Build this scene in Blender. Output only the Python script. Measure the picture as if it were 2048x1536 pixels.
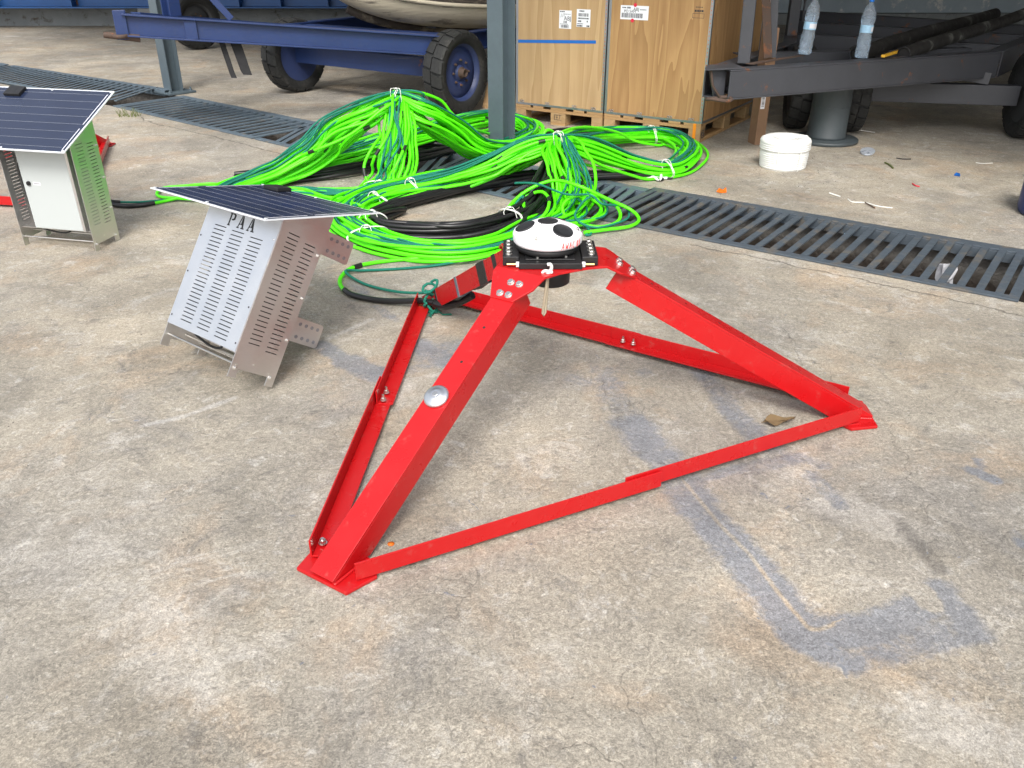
import bpy, math, random
import numpy as np
from mathutils import Vector, Matrix, Euler
R_ = math.radians
random.seed(7)
for o in list(bpy.data.objects): bpy.data.objects.remove(o)
S = bpy.context.scene
COL = S.collection
# ------------------------------------------------------------------ camera
F_PX, PITCH, CAM_H = 1710.0, R_(27.8), 1.45
cd = bpy.data.cameras.new("camera"); cam = bpy.data.objects.new("camera", cd); COL.objects.link(cam)
cam.location = (0, 0, CAM_H); cam.rotation_euler = (math.pi/2-PITCH, 0, 0)
cd.sensor_width = 36; cd.lens = 36*F_PX/2048; cd.clip_start = .05; cd.clip_end = 300
S.camera = cam
S.render.resolution_x, S.render.resolution_y = 1024, 768
# ------------------------------------------------------------------ light
SUN_EL, SUN_AZ = 48.0, 184.0           # azimuth clockwise from +Y: behind the photographer, just left of straight back
w = bpy.data.worlds.new("World"); S.world = w; w.use_nodes = True
nt = w.node_tree; bg = nt.nodes['Background']
sky = nt.nodes.new('ShaderNodeTexSky'); sky.sky_type = 'NISHITA'; sky.sun_disc = False
sky.sun_elevation = R_(SUN_EL); sky.sun_rotation = R_(SUN_AZ)
sky.air_density = 1.0; sky.dust_density = 4.0; sky.ozone_density = 1.0
hs = nt.nodes.new('ShaderNodeHueSaturation'); hs.inputs['Saturation'].default_value = .34
nt.links.new(sky.outputs[0], hs.inputs['Color']); nt.links.new(hs.outputs[0], bg.inputs[0])
bg.inputs[1].default_value = .15
sl = bpy.data.lights.new("sun", 'SUN'); sun = bpy.data.objects.new("sun", sl); COL.objects.link(sun)
sl.energy = 1.3; sl.angle = R_(20); sl.color = (1, .95, .88)
sd = Vector((math.sin(R_(SUN_AZ))*math.cos(R_(SUN_EL)), math.cos(R_(SUN_AZ))*math.cos(R_(SUN_EL)), math.sin(R_(SUN_EL))))
sun.rotation_euler = sd.to_track_quat('Z', 'Y').to_euler(); sun.location = (3, -3, 8)
S.view_settings.view_transform = 'Standard'; S.view_settings.look = 'None'
S.view_settings.exposure = .86; S.view_settings.gamma = 1
# ------------------------------------------------------------------ helpers
def P(px, py, z=0.0):
    """point of the place at height z seen at pixel (px,py) of the 2048x1536 photograph (used to take measurements)"""
    s, c = math.sin(PITCH), math.cos(PITCH)
    x, u = (px-1024)/F_PX, -(py-768)/F_PX
    d = Vector((x, c+u*s, -s+u*c)); t = (z-CAM_H)/d.z
    return Vector((0, 0, CAM_H))+d*t
def PY(px, py, y):
    s, c = math.sin(PITCH), math.cos(PITCH)
    x, u = (px-1024)/F_PX, -(py-768)/F_PX
    d = Vector((x, c+u*s, -s+u*c)); return Vector((0, 0, CAM_H))+d*(y/d.y)
V = Vector
class MB:
    def __init__(s): s.v = []; s.f = []; s.sm = []; s.mi = []; s.cur = 0
    def add(s, vs, fs, smooth=False, M=None):
        b = len(s.v)
        for p in vs:
            p = V(p); s.v.append(M @ p if M is not None else p)
        for f in fs: s.f.append([i+b for i in f]); s.sm.append(smooth); s.mi.append(s.cur)
    def box(s, c, size, M=None, ax=None):
        c = V(c); hx, hy, hz = size[0]/2, size[1]/2, size[2]/2
        vs = []
        for dz in (-hz, hz):
            for dx, dy in ((-hx, -hy), (hx, -hy), (hx, hy), (-hx, hy)):
                q = V((dx, dy, dz)) if ax is None else ax[0]*dx+ax[1]*dy+ax[2]*dz
                vs.append(c+q)
        s.add(vs, [(3, 2, 1, 0), (4, 5, 6, 7), (0, 1, 5, 4), (1, 2, 6, 5), (2, 3, 7, 6), (3, 0, 4, 7)], M=M)
    def bx(s, x0, x1, y0, y1, z0, z1, M=None): s.box(((x0+x1)/2, (y0+y1)/2, (z0+z1)/2), (abs(x1-x0), abs(y1-y0), abs(z1-z0)), M)
    def beam(s, a, b, wd, ht, up=(0, 0, 1), off=(0, 0)):
        a, b = V(a), V(b); x = (b-a); L = x.length; x.normalize(); u = V(up); y = u.cross(x).normalized(); z = x.cross(y)
        s.box((a+b)/2+y*off[0]+z*off[1], (L, wd, ht), ax=(x, y, z))
    def ibeam(s, a, b, h, wd, t=.01, up=(0, 0, 1)):   # top centre line a-b
        s.beam(a, b, wd, t, up, (0, -t/2)); s.beam(a, b, t*.8, h-2*t, up, (0, -h/2)); s.beam(a, b, wd, t, up, (0, -h+t/2))
    def chan(s, a, b, h, wd, t=.01, side=1, up=(0, 0, 1)):
        s.beam(a, b, wd, t, up, (0, -t/2)); s.beam(a, b, t, h-2*t, up, (side*(wd/2-t/2), -h/2)); s.beam(a, b, wd, t, up, (0, -h+t/2))
    def prism(s, poly, vec):
        n = len(poly); vec = V(vec); vs = [V(p) for p in poly]+[V(p)+vec for p in poly]
        fs = [tuple(range(n))[::-1], tuple(range(n, 2*n))]+[(i, (i+1) % n, (i+1) % n+n, i+n) for i in range(n)]
        s.add(vs, fs)
    def tube(s, pts, r, n=8, caps=True, smooth=True):
        pts = [V(p) for p in pts]; m = len(pts); rs = r if isinstance(r, (list, tuple)) else [r]*m
        t0 = (pts[1]-pts[0]).normalized(); u = t0.orthogonal().normalized(); vs = []
        for i, p in enumerate(pts):
            t = (pts[min(i+1, m-1)]-pts[max(i-1, 0)])
            t = t.normalized() if t.length > 1e-9 else t0
            u = (u-t*u.dot(t)); u = u.normalized() if u.length > 1e-6 else t.orthogonal().normalized()
            wv = t.cross(u); t0 = t
            for k in range(n):
                a = 2*math.pi*k/n; vs.append(p+(u*math.cos(a)+wv*math.sin(a))*rs[i])
        fs = []
        for i in range(m-1):
            for k in range(n):
                k2 = (k+1) % n; fs.append((i*n+k, i*n+k2, (i+1)*n+k2, (i+1)*n+k))
        s.add(vs, fs, smooth)
        if caps: s.add(vs[:n], [tuple(range(n))[::-1]]); s.add(vs[-n:], [tuple(range(n))])
    def cyl(s, a, b, r, n=16, r2=None): s.tube([a, b], [r, r if r2 is None else r2], n)
    def lathe(s, prof, n=32, M=None, smooth=True, wob=None, caps=True):
        vs = []
        for j, (r, z) in enumerate(prof):
            for k in range(n):
                a = 2*math.pi*k/n; rr = r*(1+(wob(a, j) if wob else 0)); vs.append((rr*math.cos(a), rr*math.sin(a), z))
        fs = []
        for i in range(len(prof)-1):
            for k in range(n):
                k2 = (k+1) % n; fs.append((i*n+k, i*n+k2, (i+1)*n+k2, (i+1)*n+k))
        fs2 = []
        if caps and prof[0][0] > 1e-6: fs2.append(tuple(range(n))[::-1])
        if caps and prof[-1][0] > 1e-6: fs2.append(tuple(range((len(prof)-1)*n, len(prof)*n)))
        b = len(s.v); s.add(vs, fs, smooth, M)
        for f in fs2: s.f.append([i+b for i in f]); s.sm.append(False); s.mi.append(s.cur)
    def hexb(s, p, nrm, r=.007, h=.007, stud=0, washer=True):
        p, nrm = V(p), V(nrm).normalized()
        if washer: s.tube([p, p+nrm*.0018], r*1.25, 14, smooth=False); p = p+nrm*.0018
        s.tube([p, p+nrm*h*.85, p+nrm*h], [r, r, r*.85], 6, smooth=False)
        if stud: s.tube([p+nrm*h, p+nrm*(h+stud)], r*.55, 8)
    def ring(s, c, nrm, r, tr, n=20, m=8, ax=None):
        c = V(c); nrm = V(nrm).normalized(); u = nrm.orthogonal().normalized(); w2 = nrm.cross(u)
        s.tube([c+(u*math.cos(2*math.pi*i/n)+w2*math.sin(2*math.pi*i/n))*r for i in range(n+1)], tr, m, caps=False)
    def build(s, name, mat, parent=None, bevel=0, loc=None, seg=2):
        me = bpy.data.meshes.new(name)
        if parent is None:
            xs = np.array([tuple(p) for p in s.v]); o0 = V(((xs[:, 0].min()+xs[:, 0].max())/2, (xs[:, 1].min()+xs[:, 1].max())/2, xs[:, 2].min()))
        else: o0 = ORG.get(parent.name, V((0, 0, 0)))
        me.from_pydata([tuple(p-o0) for p in s.v], [], s.f); me.update()
        me.polygons.foreach_set('use_smooth', s.sm); me.polygons.foreach_set('material_index', s.mi)
        for m in (mat if isinstance(mat, (list, tuple)) else [mat]): me.materials.append(m)
        o = bpy.data.objects.new(name, me); COL.objects.link(o)
        if parent is None: o.location = o0
        else: o.parent = parent
        ORG[o.name] = o0
        if bevel:
            b = o.modifiers.new('bevel', 'BEVEL'); b.width = bevel; b.segments = seg; b.limit_method = 'ANGLE'; b.angle_limit = R_(40)
        return o
ORG = {}
def tag(o, label=None, cat=None, group=None, kind=None):
    if label: o['label'] = label
    if cat: o['category'] = cat
    if group: o['group'] = group
    if kind: o['kind'] = kind
    return o
def empty(name, label, cat, loc=(0, 0, 0), rz=0, group=None, M=None, world=False):
    o = bpy.data.objects.new(name, None); COL.objects.link(o); o.empty_display_size = .1
    if M is not None: o.matrix_world = M
    else: o.location = loc; o.rotation_euler = (0, 0, rz)
    ORG[o.name] = V(loc) if world else V((0, 0, 0))   # world=True: children are given in place coordinates
    return tag(o, label, cat, group)
def copy_tree(o, parent=None):
    c = o.copy(); COL.objects.link(c); c.parent = parent
    for ch in list(o.children): copy_tree(ch, c)
    return c
# ------------------------------------------------------------------ materials
def nod(nt, t, **kw):
    n = nt.nodes.new(t)
    for k, v in kw.items():
        if hasattr(n, k): setattr(n, k, v)
    return n
def newmat(name):
    m = bpy.data.materials.new(name); m.use_nodes = True
    return m, m.node_tree, m.node_tree.nodes['Principled BSDF']
def noise(nt, co, scale, detail=6, rough=.55, dist=0, w=None):
    n = nt.nodes.new('ShaderNodeTexNoise'); n.inputs['Scale'].default_value = scale; n.inputs['Detail'].default_value = detail
    n.inputs['Roughness'].default_value = rough; n.inputs['Distortion'].default_value = dist
    if co is not None: nt.links.new(co, n.inputs['Vector'])
    return n.outputs['Fac']
def ramp(nt, fac, stops, interp='LINEAR'):
    r = nt.nodes.new('ShaderNodeValToRGB'); e = r.color_ramp.elements; r.color_ramp.interpolation = interp
    while len(e) < len(stops): e.new(.5)
    for el, (p, c) in zip(e, stops):
        el.position = p; el.color = (c, c, c, 1) if isinstance(c, (int, float)) else (*c, 1)
    nt.links.new(fac, r.inputs[0]); return r.outputs[0]
def mixc(nt, fac, a, b, mode='MIX'):
    m = nt.nodes.new('ShaderNodeMix'); m.data_type = 'RGBA'; m.blend_type = mode
    for s, v in ((m.inputs[0], fac), (m.inputs[6], a), (m.inputs[7], b)):
        if isinstance(v, (int, float)): s.default_value = v
        elif isinstance(v, (tuple, list)): s.default_value = (*v, 1)
        else: nt.links.new(v, s)
    return m.outputs[2]
def mth(nt, op, a, b=0.0, c=None):
    m = nt.nodes.new('ShaderNodeMath'); m.operation = op
    for i, v in enumerate((a, b) if c is None else (a, b, c)):
        if isinstance(v, (int, float)): m.inputs[i].default_value = v
        else: nt.links.new(v, m.inputs[i])
    return m.outputs[0]
def bump(nt, h, st, dist, prev=None):
    b = nt.nodes.new('ShaderNodeBump'); b.inputs['Strength'].default_value = st; b.inputs['Distance'].default_value = dist
    nt.links.new(h, b.inputs['Height'])
    if prev: nt.links.new(prev, b.inputs['Normal'])
    return b.outputs[0]
def coord(nt, scale=(1, 1, 1), kind='Object'):
    t = nt.nodes.new('ShaderNodeTexCoord'); mp = nt.nodes.new('ShaderNodeMapping'); mp.inputs['Scale'].default_value = scale
    nt.links.new(t.outputs[kind], mp.inputs[0]); return mp.outputs[0]
def simple(name, col, rough=.5, metal=0, var=.12, scale=14, bmp=0, dirt=0, dirtcol=(.09, .07, .05), dscale=5, spec=.5, coat=0):
    """paint, plastic, rubber: base colour with small uneven variation, patchy roughness and optional grime patches"""
    m, nt, b = newmat(name); co = coord(nt)
    n1 = noise(nt, co, scale, 7, .6)
    c = mixc(nt, n1, tuple(x*(1-var) for x in col), tuple(min(1, x*(1+var)) for x in col))
    if dirt:
        n2 = noise(nt, co, dscale, 9, .68, .4)
        c = mixc(nt, ramp(nt, n2, [(.62-dirt*.3, 0), (.74-dirt*.25, 1)]), c, dirtcol)
    nt.links.new(c, b.inputs['Base Color']); b.inputs['Metallic'].default_value = metal
    nt.links.new(ramp(nt, noise(nt, co, scale*1.7, 5), [(.3, max(.02, rough-.08)), (.7, min(1, rough+.1))]), b.inputs['Roughness'])
    b.inputs['Specular IOR Level'].default_value = spec; b.inputs['Coat Weight'].default_value = coat
    if bmp: nt.links.new(bump(nt, noise(nt, co, scale*8, 4), .5, bmp), b.inputs['Normal'])
    return m
def steelpaint(name, col, rust=.25, rough=.45, rustcol=(.16, .065, .03)):
    """painted structural steel with rust blooms and grime"""
    m, nt, b = newmat(name); co = coord(nt)
    c = mixc(nt, noise(nt, co, 4, 8, .65), tuple(x*.72 for x in col), tuple(x*1.25 for x in col))
    c = mixc(nt, ramp(nt, noise(nt, co, 30, 6, .7), [(.5, 0), (.8, .45)]), c, tuple(x*.5+.03 for x in col))
    rm = ramp(nt, noise(nt, co, 6.5, 10, .72, .3), [(.69-rust*.25, 0), (.75-rust*.25, 1)])
    rc = mixc(nt, noise(nt, co, 60, 5, .7), tuple(x*.5 for x in rustcol), tuple(x*1.7 for x in rustcol))
    c = mixc(nt, rm, c, rc); nt.links.new(c, b.inputs['Base Color'])
    nt.links.new(mixc(nt, rm, rough, .85) if False else ramp(nt, rm, [(0, rough), (1, .85)]), b.inputs['Roughness'])
    nt.links.new(bump(nt, mth(nt, 'ADD', rm, noise(nt, co, 40, 5)), .4, .003), b.inputs['Normal'])
    return m
def metalmat(name, col, rough=.3, aniso=(1, 1, 1), var=.1, smudge=.12):
    m, nt, b = newmat(name); co = coord(nt, aniso)
    c = mixc(nt, noise(nt, co, 40, 5, .6), tuple(x*(1-var) for x in col), tuple(min(1, x*(1+var)) for x in col))
    nt.links.new(c, b.inputs['Base Color']); b.inputs['Metallic'].default_value = 1
    co2 = coord(nt)
    nt.links.new(ramp(nt, noise(nt, co2, 9, 8, .65), [(.3, rough-smudge*.5), (.7, rough+smudge)]), b.inputs['Roughness'])
    nt.links.new(bump(nt, noise(nt, co, 120, 3), .12, .001), b.inputs['Normal'])
    return m
M_ = {}
M_['red'] = simple('red_paint', (.45, .006, .008), .30, var=.07, scale=6, bmp=.0008, spec=.5, dirt=.10, dirtcol=(.42, .045, .04), dscale=22)
M_['black_plastic'] = simple('black_plastic', (.012, .012, .013), .45, scale=25)
M_['black_tape'] = simple('black_tape', (.014, .014, .015), .38, scale=60, bmp=.002)
M_['white_plastic'] = simple('white_plastic', (.80, .79, .82), .33, var=.02, scale=8)
M_['rubber_disc'] = simple('transducer_face', (.014, .015, .017), .55)
M_['bolt'] = metalmat('zinc_bolts', (.72, .71, .68), .28)
M_['zinc'] = metalmat('zinc_anode', (.70, .72, .75), .36, var=.12)
M_['brass'] = metalmat('brass', (.72, .55, .22), .3)
M_['alu'] = metalmat('brushed_aluminium', (.80, .81, .83), .36, (1, 1, 8), .05, .14)
M_['stainless'] = metalmat('stainless_side', (.68, .665, .65), .40, (1, 1, 6), .06, .14)
M_['slot_dark'] = simple('stencil_black', (.012, .012, .013), .6)
M_['door'] = simple('cabinet_grey_enamel', (.44, .475, .475), .4, var=.02)
M_['green'] = simple('fluorescent_green_jacket', (.10, .80, .006), .4, var=.2, scale=9, spec=.4)
M_['rope_green'] = simple('dark_green_rope', (.004, .17, .115), .7, var=.25, scale=160, bmp=.004)
M_['cable_black'] = simple('black_cable_jacket', (.012, .012, .013), .36, var=.3, scale=20)
M_['tie'] = simple('white_twine', (.72, .72, .68), .7, var=.1, scale=90)
M_['rope_white'] = simple('white_braided_rope', (.78, .79, .77), .75, var=.06, scale=120, bmp=.004)
M_['rope_tan'] = simple('tan_braided_rope', (.42, .36, .26), .75, var=.25, scale=200, bmp=.004)
M_['grate'] = simple('galvanised_grate_paint', (.10, .135, .165), .5, var=.25, scale=18, dirt=.22, dirtcol=(.16, .15, .13), dscale=9, bmp=.002)
M_['grate_dark'] = simple('dark_grate_paint', (.068, .086, .105), .5, var=.3, scale=18, dirt=.32, dirtcol=(.13, .115, .095), dscale=8, bmp=.002)
M_['post'] = steelpaint('blue_grey_post_paint', (.085, .115, .135), .02, .4)
M_['blue'] = steelpaint('trailer_blue_paint', (.016, .036, .125), .14, .42)
M_['girder'] = steelpaint('girder_bright_blue', (.012, .085, .27), .12, .4)
M_['grey_steel'] = steelpaint('dark_grey_trailer_paint', (.048, .051, .060), .33, .5)
M_['rust'] = steelpaint('rusted_steel', (.075, .048, .036), .62, .8)
M_['bollard'] = steelpaint('bollard_grey_paint', (.055, .068, .075), .04, .45)
M_['tyre'] = simple('worn_tyre_rubber', (.016, .017, .017), .7, var=.4, scale=25, dirt=.15, dirtcol=(.05, .048, .044), dscale=7, bmp=.004)
M_['rim'] = steelpaint('wheel_rim_blue', (.028, .045, .13), .16, .5)
M_['rimg'] = steelpaint('wheel_rim_grey', (.04, .042, .045), .3, .6)
M_['pipe'] = simple('dirty_black_pipe', (.022, .021, .020), .55, var=.4, scale=10, dirt=.2, dirtcol=(.16, .16, .15), dscale=3.5)
M_['busbar'] = simple('solar_busbar_silver', (.30, .32, .36), .4)
M_['paper'] = simple('white_paper_label', (.74, .75, .80), .6, var=.03)
M_['ink'] = simple('black_print', (.03, .03, .04), .6)
M_['redink'] = simple('red_marker', (.75, .07, .06), .5)
M_['redsticker'] = simple('red_sticker', (.62, .02, .05), .5)
M_['bluestrap'] = simple('blue_strap', (.006, .12, .45), .5, var=.15, scale=40)
M_['carton'] = simple('brown_cardboard', (.23, .135, .078), .8, var=.12, scale=12, dirt=.1)
M_['blue_plastic'] = simple('dark_blue_plastic', (.006, .022, .12), .4)
M_['yellow'] = simple('yellow_plastic', (.75, .42, .03), .4)
M_['orange'] = simple('orange_plastic', (.75, .16, .01), .5)
M_['dry_leaf'] = simple('dry_leaf', (.17, .115, .055), .8, var=.4, scale=60)
M_['grass'] = simple('grass_blade', (.10, .12, .03), .7)
M_['strapblk'] = simple('black_webbing', (.014, .014, .016), .75)
M_['epal'] = simple('orange_spray', (.75, .25, .01), .6)
def woodmat(name, a, b_, scale, axis, ringy=0):
    m, nt, b = newmat(name); sc = [2.0, 2.0, 2.0]; sc[axis] = .22
    co = coord(nt, tuple(sc))
    n0 = noise(nt, co, scale*.7, 3, .5, ringy)
    wv = mth(nt, 'FRACT', mth(nt, 'MULTIPLY', n0, 9.0))
    st = noise(nt, coord(nt, tuple(s*6 if i != axis else s*2 for i, s in enumerate(sc))), scale*6, 6, .6)
    g = mth(nt, 'ADD', mth(nt, 'MULTIPLY', wv, .55), mth(nt, 'MULTIPLY', st, .6))
    c = ramp(nt, g, [(.2, a), (.55, tuple((x+y)/2 for x, y in zip(a, b_))), (.9, b_)])
    c = mixc(nt, ramp(nt, noise(nt, coord(nt), 2.2, 6), [(.4, 0), (.75, .35)]), c, tuple(x*.62 for x in a))
    nt.links.new(c, b.inputs['Base Color']); b.inputs['Roughness'].default_value = .62
    nt.links.new(bump(nt, g, .15, .001), b.inputs['Normal']); return m
M_['ply_pale'] = woodmat('pale_plywood', (.50, .345, .185), (.36, .225, .105), 1.5, 2, 1.0)
M_['ply'] = woodmat('brown_plywood', (.44, .265, .115), (.28, .15, .058), 2.6, 2, .3)
M_['pallet'] = woodmat('pallet_pine', (.47, .30, .14), (.34, .20, .085), 3.0, 0)
M_['pallet_end'] = woodmat('pallet_block_wood', (.44, .30, .15), (.33, .21, .10), 3.0, 1)
M_['strip'] = metalmat('galvanised_strip', (.42, .44, .48), .42)
def solarmat():
    m, nt, b = newmat('solar_cell_glass'); co = coord(nt)
    c = mixc(nt, noise(nt, co, 5, 6), (.012, .018, .042), (.02, .03, .065)); nt.links.new(c, b.inputs['Base Color'])
    nt.links.new(ramp(nt, noise(nt, co, 7, 8, .6), [(.3, .12), (.7, .3)]), b.inputs['Roughness']); b.inputs['Coat Weight'].default_value = .3
    return m
M_['solar'] = solarmat()
def hullmat():
    m, nt, b = newmat('weathered_hull_paint'); co = coord(nt, (1, 1, 3))
    c = mixc(nt, noise(nt, co, 5, 9, .65), (.34, .30, .22), (.55, .50, .39))
    co2 = coord(nt, (1, 1, 9))
    c = mixc(nt, ramp(nt, noise(nt, co2, 3.2, 10, .72), [(.55, 0), (.62, 1)]), c, (.17, .15, .12))
    c = mixc(nt, ramp(nt, noise(nt, coord(nt), 2.4, 9, .7), [(.6, 0), (.7, .8)]), c, (.10, .085, .07))
    nt.links.new(c, b.inputs['Base Color']); b.inputs['Roughness'].default_value = .7
    nt.links.new(bump(nt, noise(nt, co2, 6, 8), .5, .01), b.inputs['Normal']); return m
M_['hull'] = hullmat()
M_['hull_dark'] = simple('hull_dark_upper', (.045, .035, .028), .75, var=.5, scale=9, dirt=.35, dirtcol=(.22, .19, .14), dscale=4)
def wallmat():
    m, nt, b = newmat('blue_grey_plaster'); co = coord(nt)
    c = mixc(nt, noise(nt, co, 1.6, 9, .65), (.28, .36, .43), (.45, .52, .57))
    c = mixc(nt, ramp(nt, noise(nt, co, 2.6, 10, .7), [(.53, 0), (.6, 1)]), c, (.70, .71, .69))
    nt.links.new(c, b.inputs['Base Color']); b.inputs['Roughness'].default_value = .85
    nt.links.new(bump(nt, noise(nt, co, 9, 8), .6, .02), b.inputs['Normal']); return m
M_['wall'] = wallmat()
def plasticclear(name, col, rough, alpha_ior, tw=1.0):
    m, nt, b = newmat(name); b.inputs['Base Color'].default_value = (*col, 1); b.inputs['Roughness'].default_value = rough
    b.inputs['Transmission Weight'].default_value = tw; b.inputs['IOR'].default_value = alpha_ior; return m
M_['pet'] = plasticclear('clear_bottle_plastic', (.80, .90, 1.0), .07, 1.16, .84)
M_['blue_label'] = simple('pale_blue_bottle_label', (.35, .58, .85), .5, var=.35, scale=60)
M_['blue_cap'] = simple('blue_cap', (.02, .22, .75), .4)
M_['lid'] = simple('translucent_lid', (.42, .46, .52), .3)
# ------------------------------------------------------------------ ground with the drain channel
KX = [-9.5, -3.79, -1.425, .45, 2.273, 4.2]; KY = [12.8, 8.405, 6.411, 4.809, 3.526, 2.17]; DW = .92
def near(x): return np.interp(x, KX, KY)
def seg_dist(X, Y, pts, signed=False):
    best = np.full(X.shape, 9.0); sg = np.ones(X.shape)
    for (ax, ay), (bx, by) in zip(pts[:-1], pts[1:]):
        dx, dy = bx-ax, by-ay; L2 = dx*dx+dy*dy+1e-9
        t = np.clip(((X-ax)*dx+(Y-ay)*dy)/L2, 0, 1); d = np.hypot(X-ax-t*dx, Y-ay-t*dy)
        m = d < best; best = np.where(m, d, best)
        if signed: sg = np.where(m, np.sign(dx*(Y-ay)-dy*(X-ax)), sg)
    return best*sg if signed else best
PAINT = [(1205,755,1262,845,45,.6),(1262,845,1335,930,50,.85),(1335,930,1400,1020,56,.85),(1400,1020,1500,1130,52,.95),(1500,1130,1580,1230,55,1),
 (1580,1230,1640,1290,50,1),(1640,1290,1700,1320,45,.8),(1600,1270,1750,1260,55,1),(1750,1260,1850,1210,50,1),(1850,1200,1890,1180,40,.9),(1900,1215,1950,1260,45,.9),
 (1750,1290,1900,1270,60,.75),(1380,960,1480,940,22,.8),(1480,940,1600,915,28,.7),(1600,915,1640,930,30,.6),(1620,950,1680,1010,25,.7),(1940,940,1990,960,18,.9),
 (1955,920,1965,935,12,.8),(1935,1000,1945,1015,8,.7),(2030,1060,2045,1090,18,.7),(1405,745,1470,830,30,.8),(1470,830,1525,885,32,.8),(1290,705,1420,745,24,.65),
 (1150,760,1230,770,35,.6),(1190,740,1290,745,25,.6),(640,690,690,720,25,.9),(690,720,750,750,34,1),(750,740,790,745,25,.9),(830,690,890,720,45,.85),(880,700,910,690,35,.7),
 (750,612,790,640,14,.7),(700,560,730,590,18,.6),(790,750,860,730,25,.6),(670,603,760,598,8,.5),(1490,850,1535,890,36,.8)]
TANL = [(1370,965),(1440,1050),(1500,1110),(1560,1190),(1618,1258),(1640,1260),(1668,1248)]
SCR = [[(290,850),(370,832),(470,795)],[(655,678),(745,638)]]
CRK = [[(1380,490),(1450,503),(1508,514),(1575,529),(1655,544),(1771,570),(1900,598),(2120,648)],[(222,221),(325,251),(420,271),(512,295),(600,318)]]
PALE = [(120,1100,420,1330,150,.7),(1700,1020,1800,1060,70,.9),(1420,780,1480,790,40,.5),(330,1240,430,1380,60,.8),(1880,1440,2040,1500,90,.8),(900,1290,1080,1330,90,.5),(1210,570,1330,600,40,.9),(40,940,260,1000,80,.5),(1560,660,1700,680,50,.5)]
DIRT_SHADE = [(220,700,420,770,60,.55),(620,860,700,960,60,.45),(1320,1400,1600,1480,90,.45),(1850,860,1960,900,60,.4),(60,1150,240,1200,50,.35),(1280,640,1480,660,40,.4),(1810,1060,1880,1140,24,1),(1790,1035,1830,1080,20,.8),(540,1010,580,1080,30,.5),(1500,1330,1640,1400,30,.5),(170,880,330,930,40,.5),(380,1180,450,1230,40,.6),(380,740,470,700,60,.6),(1500,360,1700,330,60,.7),(100,250,400,280,30,.4)]  # dark patches: dirt, and shade painted under and left of the PAA cabinet
def make_ground():
    xs = np.concatenate([[-60, -20, -9.5, -7, -5, -4], np.arange(-3.2, 3.42, .02), [4.2, 20, 60]]); n = len(xs)
    rows = np.concatenate([[-1, -.2], np.linspace(0, 1, 330)])
    yn = near(xs); Y = []
    for r in rows: Y.append(np.full(n, -40.0) if r == -1 else (np.full(n, -4.0) if r == -.2 else .8+r*(yn-.8)))
    Yn = np.array(Y); Xn = np.tile(xs, (len(rows), 1))
    frow = np.linspace(0, 1, 40)**1.5; yf = yn+DW
    Yf = np.array([yf+r*(60-yf) for r in frow]); Xf = np.tile(xs, (len(frow), 1))
    verts = [np.stack([Xn.ravel(), Yn.ravel(), np.zeros(Xn.size)], 1), np.stack([Xf.ravel(), Yf.ravel(), np.zeros(Xf.size)], 1)]
    def quads(nr, nc, off):
        i = np.arange(nr-1)[:, None]*nc+np.arange(nc-1)[None]+off
        return np.stack([i, i+1, i+1+nc, i+nc], -1).reshape(-1, 4)
    fs = [quads(len(rows), n, 0), quads(len(frow), n, Xn.size)]
    nb = (len(rows)-1)*n; fb = Xn.size
    i0 = int(np.where(xs == -9.5)[0][0]); i1 = int(np.where(xs == 4.2)[0][0])
    br = [(nb+i, nb+i+1, fb+i+1, fb+i) for i in list(range(i0))+list(range(i1, n-1))]
    fs.append(np.array(br)); npl = sum(len(f) for f in fs)
    # channel walls and bed
    base = Xn.size+Xf.size; cx = np.array(KX); cy = np.array(KY); D = .27; k = len(cx)
    cv = np.concatenate([np.stack([cx, cy, np.zeros(k)], 1), np.stack([cx, cy, np.full(k, -D)], 1), np.stack([cx, cy+DW, np.full(k, -D)], 1), np.stack([cx, cy+DW, np.zeros(k)], 1)])
    verts.append(cv); cf = []
    for a in range(3):
        for i in range(k-1): cf.append((base+a*k+i, base+a*k+i+1, base+(a+1)*k+i+1, base+(a+1)*k+i))
    for i in (0, k-1): cf.append((base+i, base+k+i, base+2*k+i, base+3*k+i))
    fs.append(np.array(cf))
    v = np.concatenate(verts); f = np.concatenate(fs)
    me = bpy.data.meshes.new('ground'); me.from_pydata(v.tolist(), [], f.tolist()); me.update()
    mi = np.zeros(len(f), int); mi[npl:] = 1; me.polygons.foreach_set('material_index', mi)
    X, Yv = v[:, 0], v[:, 1]
    def W2(px, py): q = P(px, py); return (q.x, q.y)
    def wid(px, py, w): q = P(px, py); return w*(q.y*.885+.676)/F_PX
    pa = np.zeros(len(v))
    for x0, y0, x1, y1, wd, s in PAINT:
        d = seg_dist(X, Yv, [W2(x0, y0), W2(x1, y1)]); ww = wid((x0+x1)/2, (y0+y1)/2, wd)
        pa = np.maximum(pa, s*np.clip(1.5-d/ww, 0, 1))
    d = seg_dist(X, Yv, [W2(1848, 1185), W2(1862, 1207)]); pa = pa*np.clip(d/.02-.9, 0, 1)
    pl = np.zeros(len(v))
    for x0, y0, x1, y1, wd, s in PALE:
        d = seg_dist(X, Yv, [W2(x0, y0), W2(x1, y1)]); pl = np.maximum(pl, s*np.clip(1.5-d/wid((x0+x1)/2, (y0+y1)/2, wd), 0, 1))
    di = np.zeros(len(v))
    for x0, y0, x1, y1, wd, s in DIRT_SHADE:
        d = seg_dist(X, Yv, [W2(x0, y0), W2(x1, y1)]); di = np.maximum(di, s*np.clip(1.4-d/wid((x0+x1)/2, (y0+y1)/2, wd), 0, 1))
    tu = np.abs(seg_dist(X, Yv, [W2(*p) for p in TANL])); cu = np.minimum(*[np.abs(seg_dist(X, Yv, [W2(*p) for p in l])) for l in CRK]); sc = np.full(len(v), 9.0)
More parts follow.
